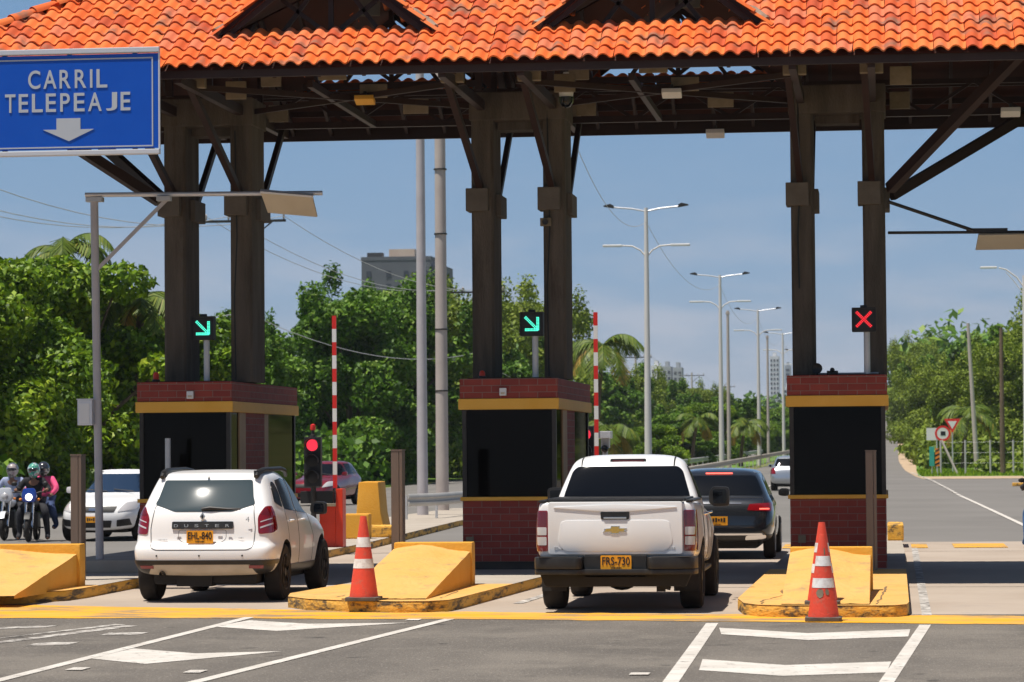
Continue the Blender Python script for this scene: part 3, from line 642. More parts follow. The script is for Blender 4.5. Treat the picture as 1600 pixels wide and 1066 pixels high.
caps((XL, EY0, EZ), (XL + 4, RY, ZR)); caps((XR, EY0, EZ), (XR - 4, RY, ZR)); caps((XL, EY1, EZ), (XL + 4, RY, ZR)); caps((XR, EY1, EZ), (XR - 4, RY, ZR)); caps((XL + 4, RY, ZR), (XR - 4, RY, ZR))
for cx, hw in DORM:
    mo = MB()
    za = apexz(hw); ya = EY0 + (za - EZ) / SL
    caps((cx, DY - .2, za + .02), (cx, ya + .1, za + .02), .085); caps((cx, 2 * RY - DY + .2, za + .02), (cx, 2 * RY - ya - .1, za + .02), .085)
    for sx in (-1, 1):
        a = Vector((cx + sx * (hw + .07), DY - .05, DZ0 + .02)); b = Vector((cx, ya, za + .03)); prev = None
        for k in range(9):   # rough mortar in the valleys
            p = a.lerp(b, k / 8) + Vector((trnd.uniform(-.03, .03), trnd.uniform(-.02, .02), trnd.uniform(-.005, .02)))
            if prev is not None: mo.tube([prev, p], [trnd.uniform(.04, .085), trnd.uniform(.04, .085)], 7)
            prev = p
    cbuild(mo, 'valley_mortar', 'old_mortar')
# deck under the tiles (open where the gable vents are)
dk = MB()
def deck_piece(pts): dk._f([Vector((x, y, zmain(x, y) - .07)) for x, y in pts], [tuple(range(len(pts)))])
def dk_front(F):
    br = [XL, XL + 4]; 
    for cx, hw in DORM: br += [cx - hw, cx, cx + hw]
    br = sorted(br + [XR - 4, XR])
    for a, b in zip(br, br[1:]):
        if b - a < 1e-4: continue
        yt = lambda x: min(RY, EY0 + min(x - XL, XR - x)); m = (a + b) / 2; dn = [d for d in DORM if abs(m - d[0]) < d[1]]
        P = lambda x, y: (x, F(y))
        if dn:
            cx, hw = dn[0]; yb_ = lambda x: DY + (hw - abs(x - cx)) * DSL / SL
            deck_piece([P(a, EY0), P(b, EY0), P(b, DY), P(a, DY)]); deck_piece([P(a, yb_(a)), P(b, yb_(b)), P(b, yt(b)), P(a, yt(a))])
        else: deck_piece([P(a, EY0), P(b, EY0), P(b, yt(b)), P(a, yt(a))])
dk_front(lambda y: y); dk_front(lambda y: 2 * RY - y)
deck_piece([(XL, EY0), (XL + 4, RY), (XL, EY1)]); deck_piece([(XR, EY0), (XR - 4, RY), (XR, EY1)])
for cx, hw in DORM:
    za = apexz(hw) - .05; ya = EY0 + (za - EZ) / SL
    for F in (lambda y: y, lambda y: 2 * RY - y):
        for sx in (-1, 1): dk._f([Vector((cx, F(DY - .12), za)), Vector((cx, F(ya), za)), Vector((cx + sx * hw, F(DY + .02), DZ0 - .05)), Vector((cx + sx * hw, F(DY - .12), DZ0 - .05))], [(0, 1, 2, 3)])
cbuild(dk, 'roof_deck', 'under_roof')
fa = MB()
fa.box(XL + .05, XR - .05, EY0 + .06, EY0 + .12, EZ - .17, EZ - .03); fa.box(XL + .05, XR - .05, EY1 - .12, EY1 - .06, EZ - .26, EZ - .03)
fa.box(XL + .06, XL + .12, EY0 + .12, EY1 - .12, EZ - .26, EZ - .03); fa.box(XR - .12, XR - .06, EY0 + .12, EY1 - .12, EZ - .26, EZ - .03)
cbuild(fa, 'eave_board', 'brown_steel')
for cx, hw in DORM:
    for F in (lambda y: y, lambda y: 2 * RY - y):
        bg_ = MB()
        y = F(DY - .02); za = apexz(hw) - .06
        for sx in (-1, 1): bg_.beam((cx + sx * (hw - .02), y, DZ0 - .03), (cx, y, za), .06, .14)
        y2 = F(DY + .45)
        bg_.beam((cx - hw * .95, y2, DZ0 - .05), (cx + hw * .95, y2, DZ0 - .05), .07, .1); bg_.beam((cx, y2, DZ0), (cx, y2, za), .07)
        for sx in (-1, 1): bg_.beam((cx + sx * .75, y2, DZ0), (cx, y2, za - .15), .06); bg_.beam((cx, y2, DZ0 + .02), (cx + sx * .7, y2, DZ0 + .55), .06)
        cbuild(bg_, 'gable_frame', 'brown_steel')
# steel frame under the roof
GR = [(-1.19, -.14), (-5.935, -4.86), (-10.62, -9.60), (3.4, 4.45)]
fr = MB()
x = XL + .6
while x < XR - .5:
    y1 = min(RY, EY0 + min(x - XL, XR - x))
    for F in (lambda y: y, lambda y: 2 * RY - y):
        if not in_dormer(Vector((x, (DY + .3), 8)), -.1): fr.beam((x, F(EY0 + .1), EZ - .14), (x, F(y1), EZ - .14 + (y1 - EY0 - .1) * SL), .05, .10)
        else: fr.beam((x, F(EY0 + .1), EZ - .14), (x, F(DY), EZ - .14 + (DY - EY0 - .1) * SL), .05, .10)
    x += .62
for yy, zz in ((41.5, EZ + .13), (42.0, EZ + .34), (43.8, EZ + 1.4), (44.8, EZ + 2.0)):
    for F in (lambda y: y, lambda y: 2 * RY - y): 
        if yy < 42.5 or yy > 44.5: fr.beam((XL + yy - EY0 + .2, F(yy), zz), (XR - (yy - EY0) - .2, F(yy), zz), .06, .09)
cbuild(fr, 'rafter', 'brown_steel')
tr = MB(); GP = []
for Y in (42.25, 47.75):                                   # lattice beams along the roof
    zl, zu = (7.22, 7.66) if Y < 45 else (7.02, 7.5)
    tr.beam((XL + .8, Y, zl), (XR - .8, Y, zl), .1, .1); tr.beam((XL + 1.6, Y, zu), (XR - 1.6, Y, zu), .08, .08)
    x = XL + 1.7; s = 0
    while x < XR - 2: tr.beam((x, Y, zl if s else zu), (x + .75, Y, zu if s else zl), .05); x += .75; s ^= 1
for xa, xb in GR:                                          # cross frames over each column pair
    for x in (xa, xb):
        tr.beam((x, EY0 + .15, 7.0), (x, EY1 - .15, 7.0), .1, .14); tr.beam((x, EY0 + .5, 7.25), (x, RY, 9.2), .1, .1); tr.beam((x, EY1 - .5, 7.25), (x, RY, 9.2), .1, .1)
        tr.beam((x, RY, 7.2), (x, RY, 9.2), .1)
        for q in (43.2, 46.8): tr.beam((x, q, 7.0), (x, q, 8.2), .08)
        for q in (42.2, 47.8): GP.append((x - .16, x + .16, q - .08, q + .08, 6.98, 7.28))
    for q in (43.1, 46.2): GP.append((xb + .25, xb + .55, q, q + .05, 6.92, 7.18))
for k, (cx, hw) in enumerate(DORM):
    for (dx, Y, z0, w_, h_) in ((0, 42.4, 7.08, .4, .27), (.35, 43.8, 6.98, .4, .2), (.8, 44.9, 6.86, .38, .22), (-1.2, 44.0, 7.2, .3, .25), (.5, 42.6, 8.0, .3, .3)):
        GP.append((cx + dx - w_ / 2, cx + dx + w_ / 2, Y, Y + .06, z0, z0 + h_))
    tr.beam((cx - .3, 42.3, 7.02), (cx - .3, 47.7, 7.02), .08, .1)
    tr.beam((cx - 1.9, 42.3, 7.0), (cx + 1.9, 45.6, 7.0), .05, .08); tr.beam((cx + 1.9, 42.3, 7.0), (cx - 1.9, 45.6, 7.0), .05, .08)
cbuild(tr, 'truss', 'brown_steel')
for g5 in GP: cbuild(MB().box(*g5), 'gusset_plate', 'beige_plate', bevel=.01)
for gi, (xa, xb) in enumerate(GR):
    for x in (xa, xb):
        b = MB(); zb = 2.9 if gi < 3 else 0
        b.prism(round_poly([(x - .165, 45.3), (x + .165, 45.3), (x + .165, 46.28), (x - .165, 46.28)], .035, 1), zb + .016, 6.78)
        c = cbuild(b, 'column', 'column_concrete', smooth=20)
        k = MB(); k.box(x - .235, x + .10, 45.18, 45.6, 5.42, 5.76); k.box(x - .10, x + .235, 45.66, 46.4, 5.38, 5.70); cbuild(k, 'collar', 'collar_concrete', c, bevel=.012)
        br = MB(); br.beam((x - .02, 45.4, 5.72), (x - .1, 42.3, 7.05), .09, .11); br.beam((x + .12, 46.3, 5.7), (x + .12, 48, 7.0), .08, .1); cbuild(br, 'brace', 'brown_steel', c)
    b = MB(); b.box(xa - .19, xb + .19, 45.26, 46.32, 6.782, 7.2); cbuild(b, 'head_beam', 'column_concrete', bevel=.02)
    b = MB(); b.box(xa + .2, xb - .2, 45.6, 46.0, 6.66, 6.78); cbuild(b, 'head_plate', 'column_concrete')
for a_, b_ in (((.10, 45.35, 5.66), (2.0, 42.35, 7.35)), ((.12, 46.2, 5.62), (2.3, 47.7, 7.0)), ((-10.86, 45.35, 5.66), (-12.9, 42.6, 7.2)), ((-10.86, 46.2, 5.62), (-12.6, 47.7, 7.0))):
    cbuild(MB().beam(a_, b_, .13, .15), 'side_brace', 'brown_steel')
for (x_, y_, z0_, z1_, r_) in ((-4.95, 45.27, 2.95, 6.6, .012), (-9.68, 45.27, 2.95, 6.4, .011), (-1.24, 45.27, 4.2, 6.7, .014)):
    b = MB(); b.tube([(x_, y_, z1_ + .3), (x_ + .03, y_ - .02, (z0_ + z1_) / 2 + .4), (x_ - .015, y_ - .01, (z0_ + z1_) / 2 - .5), (x_, y_, z0_)], r_, 6); cbuild(b, 'conduit', 'matt_black')
# dome camera, square camera, floodlights, roof lamps
t = empty('dome_camera', (-4.52, 43.9, 7.3), 0, 'black dome camera hanging under the canopy beside the middle columns', 'camera')
MB().lathe([(.10, -.36), (.115, -.2), (.12, -.16), (.07, -.12), (.04, 0)], 20).build('housing', 'white_plain', t, smooth=40); MB().lathe([(.003, -.52), (.06, -.5), (.1, -.44), (.112, -.361)], 20).build('dome', 'tint_glass', t, smooth=60)
t = empty('column_camera', (-4.86 - .12, 45.27, 5.24), 0, 'small beige box camera on the front of a middle column below its collar', 'camera')
MB().box(-.08, .08, -.07, .03, -.06, .06).build('casing', 'beige_plate', t, bevel=.006); MB().lathe([(.045, -.075), (.045, -.09), (.02, -.085), (.001, -.085)], 16, axis='y').build('lens', 'trim_black', t)
for x, Y, zz, lb, mm in ((-7.42, 43.6, 7.02, 'yellowish floodlight under the canopy above the left lane', 'fascia_yellow'), (-2.98, 43.6, 7.02, 'white floodlight under the canopy above the pickup lane', 'white_plain'), (-2.55, 47.0, 6.78, 'slim white floodlight under the rear eave above the pickup lane', 'white_plain'), (1.85, 45.0, 6.8, 'white floodlight under the canopy right of the last columns', 'white_plain')):
    t = empty('floodlight', (x, Y, zz), 0, lb, 'floodlight', 'floodlights hung under the canopy')
    m = Matrix.Rotation(R(-20), 4, 'X'); MB().box(-.14, .14, -.02, .18, -.10, -.03, m).build('housing', mm, t, bevel=.01); MB().box(-.02, .02, .05, .1, -.05, .04).build('bracket', 'steel_dark', t)
# ------------------------------------------------------------------ blue overhead sign
t = empty('overhead_sign', (-10.88, 40.2, 6.57), 0, 'large blue overhead sign with white words and a downward arrow', 'road sign')
MB().box(-1.24, 1.24, 0, .03, -.62, .655).build('panel', 'sign_blue', t)
bb = MB()
for z0, z1 in ((-.60, -.582), (.585, .603)): bb.box(-1.2, 1.17, -.006, -.001, z0, z1)
for x in (-1.2, 1.152): bb.box(x, x + .018, -.006, -.001, -.58, .583)
bb.build('border_line', 'sign_white', t)
for word, zc, hh, xs_ in (('CARRIL', .33, .25, ((125, 185), (200, 265), (280, 335), (355, 412), (430, 442), (462, 515))), ('TELEPEAJE', .015, .25, ((10, 62), (78, 125), (143, 197), (212, 262), (283, 330), (350, 403), (420, 487), (508, 563), (580, 628)))):
    for ch, (xa, xb) in zip(word, xs_): fit_text('letter', ch, (xb - xa) / 357, hh, 'sign_white', t, ((xa + xb) / 2 / 357 - .90, -.006, zc), bold=.012)
MB().prism([(-.16, -.20), (-.16, -.35), (-.35, -.35), (.01, -.51), (.36, -.35), (.17, -.35), (.17, -.20)], -.008, -.002, 'y').build('down_arrow', 'sign_white', t)
MB().box(-1.26, 1.26, -.025, .06, .665, .74).build('frame_bar', 'sign_bar', t, bevel=.012); MB().box(-1.26, 1.26, -.025, .06, -.705, -.635).build('frame_bar', 'sign_bar', t, bevel=.012)
MB().box(1.241, 1.262, -.004, .034, -.634, .664).build('edge_strip', 'sign_bar', t)
hb = MB()
for x in (-.9, 0, .9): hb.beam((x, .09, -.65), (x, .09, .75), .06); hb.beam((x, .09, .3), (x, .98, .45), .05)
hb.build('hanger', 'steel_dark', t)
# ------------------------------------------------------------------ lane signals on the booth roofs
def signal(x, y, label, kind, ph):
    t = empty('lane_signal', (x, y, 2.918), 0, label, 'lane signal', 'lane signals on the booth roofs'); zc = .78
    MB().tube([(.04, .09, 0), (.04, .09, .62)], .045, 12).build('pole', 'galvanised', t, smooth=40)
    b = MB(); b.box(-.17, .17, 0, .14, zc - .18, zc + .17); b.box(-.05, .05, .02, .1, zc + .17, zc + .205); b.build('housing', 'matt_black', t, bevel=.008)
    b = MB(); b.box(-.17, .17, -.05, -.002, zc + .155, zc + .168); b.box(-.172, -.16, -.04, -.002, zc - .17, zc + .15); b.box(.16, .172, -.04, -.002, zc - .17, zc + .15); b.build('visor', 'matt_black', t)
    dots = MB()
    def line(a, c, n, wd=2):
        a, c = Vector(a), Vector(c); d = (c - a).normalized(); p = Vector((-d.y, d.x))
        for i in range(n):
            for j in range(wd):
                q = a.lerp(c, i / (n - 1)) + p * (j - (wd - 1) / 2) * .022; dots.box(q.x - .0085, q.x + .0085, -.008, -.001, zc + q.y - .0085, zc + q.y + .0085)
    if kind == 'arrow': line((-.09, .09), (.07, -.07), 10); line((-.09, -.09), (.085, -.09), 9); line((.09, -.09), (.09, .085), 9)
    else: line((-.10, .10), (.10, -.10), 12); line((-.10, -.10), (.10, .10), 12)
    dots.build('led_symbol', 'led_green' if kind == 'arrow' else 'led_red', t)
signal(-9.98, 44.35, 'green arrow lane signal on the leftmost booth', 'arrow', 0); signal(-5.10, 44.35, 'green arrow lane signal on the middle booth', 'arrow', 0); signal(-.30, 44.35, 'red cross lane signal on the rightmost booth', 'x', 0)
# ------------------------------------------------------------------ slim lamp pole with arm (left) and panel lamp arm on the right column
t = empty('lamp_pole', (-11.37, 43.7, KH), 0, 'slim grey pole with long horizontal arm and tilted flat panel, left of the leftmost booth', 'lamp pole')
MB().tube([(0, 0, 0), (-.07, 0, 5.43)], .058, 14).build('pole', 'pole_paint', t, smooth=40)
b = MB(); b.box(-.16, .16, -.16, .16, 0, .02); 
for a in range(4): b.prism([(.05, .02), (.15, .02), (.05, .22)], -.006, .006, 'y', Matrix.Rotation(R(90 * a + 45), 4, 'Z'))
b.build('base_plate', 'galvanised', t)
b = MB(); b.tube([(-.19, -.06, 5.50), (3.25, .35, 5.50)], .034, 12); b.tube([(-.19, .04, 5.50), (3.1, .4, 5.50)], .02, 8); b.build('arm', 'sign_bar', t, smooth=40)
b = MB(); b.box(-.18, .06, -.08, .08, 5.40, 5.465); b.box(.86, 1.06, -.02, .12, 5.40, 5.465); b.build('clamp', 'galvanised', t)
MB().beam((-.02, 0, 4.42), (.98, .1, 5.42), .05, .05).build('stay', 'pole_paint', t)
m = Matrix.Translation((2.72, .25, 5.34)) @ Matrix.Rotation(R(38), 4, 'X') @ Matrix.Rotation(R(7), 4, 'Y')
b = MB(); b.prism([(-.36, .17), (.40, .17), (.47, -.17), (-.26, -.17)], -.02, .02, 'y', m); b.build('panel', 'panel_beige', t, bevel=.006)
b = MB(); b.prism([(-.37, .172), (.41, .172), (.41, .205), (-.37, .205)], -.03, .03, 'y', m); b.build('panel_edge', 'sign_bar', t)
t = empty('junction_box', (-11.50, 43.62, 2.27), 0, 'small pale grey box strapped to the slim lamp pole', 'junction box')
MB().box(-.16, .06, -.08, .05, 0, .37).build('casing', 'sign_bar', t, bevel=.01); b = MB(); b.box(-.135, .02, -.09, -.081, .03, .32); b.build('door', 'white_plain', t, bevel=.004); MB().box(-.17, .07, -.09, .06, .371, .385).build('lid', 'sign_bar', t)
t = empty('panel_lamp', (.06, 45.7, 5.0), 0, 'dark arm with tilted beige lamp panel on the rightmost column', 'panel lamp')
b = MB(); b.tube([(0, 0, .03), (2.9, 0, .0)], .022, 8); b.tube([(0, -.3, .47), (1.25, -.05, .04)], .026, 8); b.beam((1.15, 0, .045), (1.75, 0, .04), .07, .06); b.build('arm', 'steel_dark', t)
m = Matrix.Translation((1.75, -.05, -.13)) @ Matrix.Rotation(R(35), 4, 'X'); b = MB(); b.prism([(-.43, .13), (.75, .13), (.75, -.13), (-.47, -.13)], -.02, .02, 'y', m); b.build('panel', 'panel_beige', t, bevel=.006)
# ------------------------------------------------------------------ cones
def cone(x, y, z, label, s=1, dmg=False, rz=0):
    t = empty('traffic_cone', (x, y, z), rz, label, 'traffic cone', 'red and white traffic cones')
    b = MB(); b.prism(round_poly([(-.195, -.195), (.195, -.195), (.195, .195), (-.195, .195)], .05, 4), 0, .045); b.build('foot', 'cone_base', t, bevel=.008)
    def seg(n, h0, h1, m, lift=0):
        r = lambda h: .168 + (.033 - .168) * (h / 1.02)
        k = MB(); hs = [h0 + (h1 - h0) * i / 4 for i in range(5)]
        k.lathe([(r(h) + lift, (h + .04) * s) for h in hs], 32, capped=True); k.build(n, m, t, smooth=50)
    seg('body', 0, .36, 'cone_red'); seg('sleeve_band', .3605, .475, 'cone_band', .003); seg('body', .4755, .62, 'cone_red'); seg('sleeve_band', .6205, .74, 'cone_band', .003); seg('body', .7405, 1.0, 'cone_red')
    if dmg:
        for (a0, h0, w0, hh) in ((-.25, .30, .34, .13), (.35, .31, .18, .09), (.28, .80, .14, .1)):
            pts = [];
            for i in range(8):
                an = 2 * math.pi * i / 8; q = trnd.uniform(.75, 1.1); pts.append((a0 + math.cos(an) * w0 * q, h0 + math.sin(an) * hh / 2 * q))
            k = MB(); k._f([Vector((math.sin(a) * ((.168 - .132 * h) + .004), -math.cos(a) * ((.168 - .132 * h) + .004), (h + .04) * s)) for a, h in pts], [tuple(range(8))]); k.build('torn_patch', 'beige_plate', t)
    return t
cone(-6.03, 35.2, KH, 'single cone beside the middle ramp barrier, right of the white hatchback', .94)
cone(-.69, 33.15, .005, 'front cone of the pair by the right island, with torn beige patches', .89, True)
cone(-.72, 34.15, KH, 'rear cone of the pair, mostly hidden behind the front one on the kerb', .87, False)
# ------------------------------------------------------------------ vehicles
def car_shell(levels, axles, bump=.03, sub=2):
    """closed body from stacked plan outlines. level: zr zf yr yf wr wm wf cr cf br bf (heights, ends, half widths, corner radii, bow)"""
    loops = []
    for lv in levels:
        zr, zf, yr, yf, wr, wm, wf = lv['z'][0], lv['z'][1], lv['y'][0], lv['y'][1], *lv['w']
        cr, cf = lv.get('c', (.18, .3)); br, bf = lv.get('b', (.05, .14)); zc = lv.get('zc', 0); bmp = lv.get('bump', 0)
        P = [(0, yr), (wr * .42, yr + br * .12), (wr * .78, yr + br * .5), (wr - cr * .35, yr + br * .8 + cr * .12), (wr, yr + br + cr)]
        ya, yb = yr + br + cr, yf - bf - cf
        for f in (.10, .22, .36, .5, .64, .78, .9):
            y = ya + (yb - ya) * f; wd = (wr + (wm - wr) * f * 2) if f < .5 else (wm + (wf - wm) * (f - .5) * 2)
            P.append((wd, y))
        P += [(wf, yb), (wf - cf * .35, yf - bf * .8 - cf * .15), (wf * .72, yf - bf * .5), (wf * .38, yf - bf * .12), (0, yf)]
        Q = []
        for x, y in P:
            f = (y - yr) / max(1e-6, yf - yr); z = zr + (zf - zr) * f + zc * 4 * f * (1 - f)
            if bmp and x > wr * .6:
                for a in axles: x += bmp * math.exp(-((y - a) / .33) ** 2)
            Q.append((x, y, z))
        loops.append(Q)
    n = len(loops[0]); V = []; F = []; idx = []
    for Q in loops:
        row = []
        for x, y, z in Q: row.append(len(V)); V.append((x, y, z))
        for x, y, z in Q[-2:0:-1]: row.append(len(V)); V.append((-x, y, z))
        idx.append(row)
    m = len(idx[0])
    for a, b in zip(idx, idx[1:]):
        for i in range(m): F.append((a[i], a[(i + 1) % m], b[(i + 1) % m], b[i]))
    for row, fl in ((idx[0], True), (idx[-1], False)):
        for i in range(n - 1):
            l0, l1 = row[(m - i) % m], row[(m - i - 1) % m]; q = (row[i], row[i + 1], l1, l0)
            q = tuple(dict.fromkeys(q)); F.append(q[::-1] if fl else q)
    me = bpy.data.meshes.new('shell'); me.from_pydata(V, [], [tuple(f) for f in F]); b = bmesh.new(); b.from_mesh(me); bmesh.ops.recalc_face_normals(b, faces=b.faces); b.to_mesh(me); b.free()
    o = tmp(me); s = o.modifiers.new('s', 'SUBSURF'); s.levels = sub; s.render_levels = sub; r = apply_mods(o); bpy.data.objects.remove(o)
    return r
def offset_mesh(me, d):
    c = me.copy(); co = np.empty(len(c.vertices) * 3, dtype=np.float32); no = co.copy(); c.vertices.foreach_get('co', co); c.vertex_normals.foreach_get('vector', no); c.vertices.foreach_set('co', co + no * d); c.update(); return c
class Car:
    def __init__(s, shell, root): s.sh = shell; s.off = {}; s.root = root
    def patch(s, name, mat, cutters, d=.004, smooth=35, parent=None, mirror_x=False):
        """a piece that follows the body surface, cut out by prisms [(poly, lo, hi, axis)]"""
        if d not in s.off: s.off[d] = offset_mesh(s.sh, d)
        o = None
        for side in ((1, -1) if mirror_x else (1,)):
            b = MB()
            for poly, lo, hi, ax in cutters:
                if side == -1:
                    if ax == 'x': lo, hi = -hi, -lo
                    else: poly = [(-p[0], p[1]) for p in poly]
                b.prism(poly, lo, hi, ax)
            cut = b.mesh('cut'); r = boolean(s.off[d].copy(), cut, 'INTERSECT'); r.materials.clear()
            if len(r.polygons): o = link(name, r, mat, parent or s.root, smooth)
        return o
    def ring(s, name, mat, poly, lo, hi, ax, w=.008, d=.0025, mirror_x=False):
        """thin closed line (panel gap) following the body surface"""
        if d not in s.off: s.off[d] = offset_mesh(s.sh, d)
        n = len(poly); O, I = [], []
        for i in range(n):
            a, c, e = Vector(poly[i - 1]), Vector(poly[i]), Vector(poly[(i + 1) % n]); u = (e - a).normalized(); p = Vector((-u.y, u.x)) * w / 2; O.append(c + p); I.append(c - p)
        o = None
        for side in ((1, -1) if mirror_x else (1,)):
            l, h = (lo, hi) if side == 1 or ax != 'x' else (-hi, -lo)
            f = {'y': lambda p, q: (p.x, q, p.y), 'x': lambda p, q: (q, p.x, p.y)}[ax]
            V = [Vector(f(p, q)) for q in (l, h) for P in (O, I) for p in P]; F = []
            for i in range(n):
                j = (i + 1) % n; F += [(i, j, n + j, n + i), (2 * n + i, 3 * n + i, 3 * n + j, 2 * n + j), (i, 2 * n + i, 2 * n + j, j), (n + i, n + j, 3 * n + j, 3 * n + i)]
            cut = MB()._f(V, F).mesh('cut'); r = boolean(s.off[d].copy(), cut, 'INTERSECT'); r.materials.clear()
            if len(r.polygons): o = link(name, r, mat, s.root, 35)
        return o
def wheel(root, x, y, r, wd, side, rim='galvanised', sp_=5):
    t = MB(); t.lathe([(r * .62, -wd / 2 + .01), (r * .90, -wd / 2), (r * .975, -wd / 2 + .02), (r, -wd / 2 + .05), (r, wd / 2 - .05), (r * .975, wd / 2 - .02), (r * .90, wd / 2), (r * .62, wd / 2 - .01)], 36, axis='x', capped=True)
    w_ = t.build('wheel', 'tyre_dust', root, smooth=35); w_.location = (x, y, r)
    b = MB(); o = side * (wd / 2 - .012)
    b.lathe([(r * .63, o + side * .012), (r * .60, o + side * .014), (r * .56, o - side * .03)], 30, axis='x', capped=False); b.lathe([(.001, o + side * .006), (r * .16, o + side * .004), (r * .17, o - side * .03)], 20, axis='x', capped=False)
    for k in range(sp_):
        a = 2 * math.pi * k / sp_ + .3; c, s_ = math.cos(a), math.sin(a); q = Matrix.Rotation(a, 4, 'X')
        b.box(o - side * .02 if side > 0 else o - .002, o + .002 if side > 0 else o + .02, r * .12, r * .6, -.03, .03, q)
    b.build('rim', rim, w_, smooth=30)
    return w_
def wells(sh, ax_y, r, xin, z, mat='car_white'):
    sh.materials.clear(); sh.materials.append(MAT[mat]); sh.materials.append(MAT['underbody'])
    b = MB()
    for y in ax_y:
        for s in (1, -1): b.lathe([(r, xin), (r, 1.3)] if s > 0 else [(r, -1.3), (r, -xin)], 40, (0, y, z), 'x')
    c = b.mesh('c'); c.materials.append(MAT['car_white']); c.materials.append(MAT['underbody'])
    for p in c.polygons: p.material_index = 1
    return boolean(sh, c, 'DIFFERENCE')
def marks(name, w, h, mat, parent, loc, n=6, d=.003):
    b = MB()
    for i in range(n): x = -w / 2 + w * (i + .5) / n; hh = h * (.5 + .5 * ((i * 7) % 3) / 2); b.box(x - w / n * .33, x + w / n * .33, -d / 2, d / 2, -hh / 2, hh / 2)
    me = b.mesh(name); me.transform(Matrix.Translation(loc)); return link(name, me, mat, parent)
def plate(root, x, y, z, txt, sub, w=.335, h=.158, tilt=0):
    b = MB(); b.prism(round_poly([(x - w / 2, z - h / 2), (x + w / 2, z - h / 2), (x + w / 2, z + h / 2), (x - w / 2, z + h / 2)], .012), y - .008, y, 'y'); p = b.build('number_plate', 'plate_yellow', root)
    if txt: fit_text('plate_number', txt, w * .9, h * .58, 'ink', p, (x, y - .0105, z + h * .10), bold=.012)
    else: marks('plate_marks', w * .8, h * .5, 'ink', p, (x, y - .0105, z + h * .10), 6)
    marks('plate_town', w * .36, h * .12, 'ink', p, (x, y - .0105, z - h * .37), 7)
    e = MB()
    for q in (-.5, .5): e.box(x + q * w - .003, x + q * w + .003, y - .0095, y - .0085, z - h / 2 + .004, z + h / 2 - .004)
    return p
def mirrors(root, x, y, z, mat, w=.22, h=.17, sides=(1, -1)):
    for s in sides:
        b = MB(); b.prism(round_poly([(s * x, z - h * .35), (s * (x + .06), z - h / 2), (s * (x + w), z - h / 2), (s * (x + w), z + h * .45), (s * (x + .05), z + h / 2), (s * x, z + h * .2)][::s], .04), y, y + .11, 'y')
        m_ = b.build('door_mirror', mat, root, bevel=.02, smooth=50)
        MB().prism(round_poly([(s * (x + .05), z - h * .36), (s * (x + w - .03), z - h * .36), (s * (x + w - .03), z + h * .34), (s * (x + .05), z + h * .34)][::s], .03), y - .004, y - .001, 'y').build('mirror_glass', 'tint_glass', m_)
def underside(root, w, y0, y1, z0, z1, diff=None, mat='underbody'):
    b = MB(); b.box(-w, w, y0, y1, z0, z1)
    b.build('floor_pan', mat, root, bevel=.05)
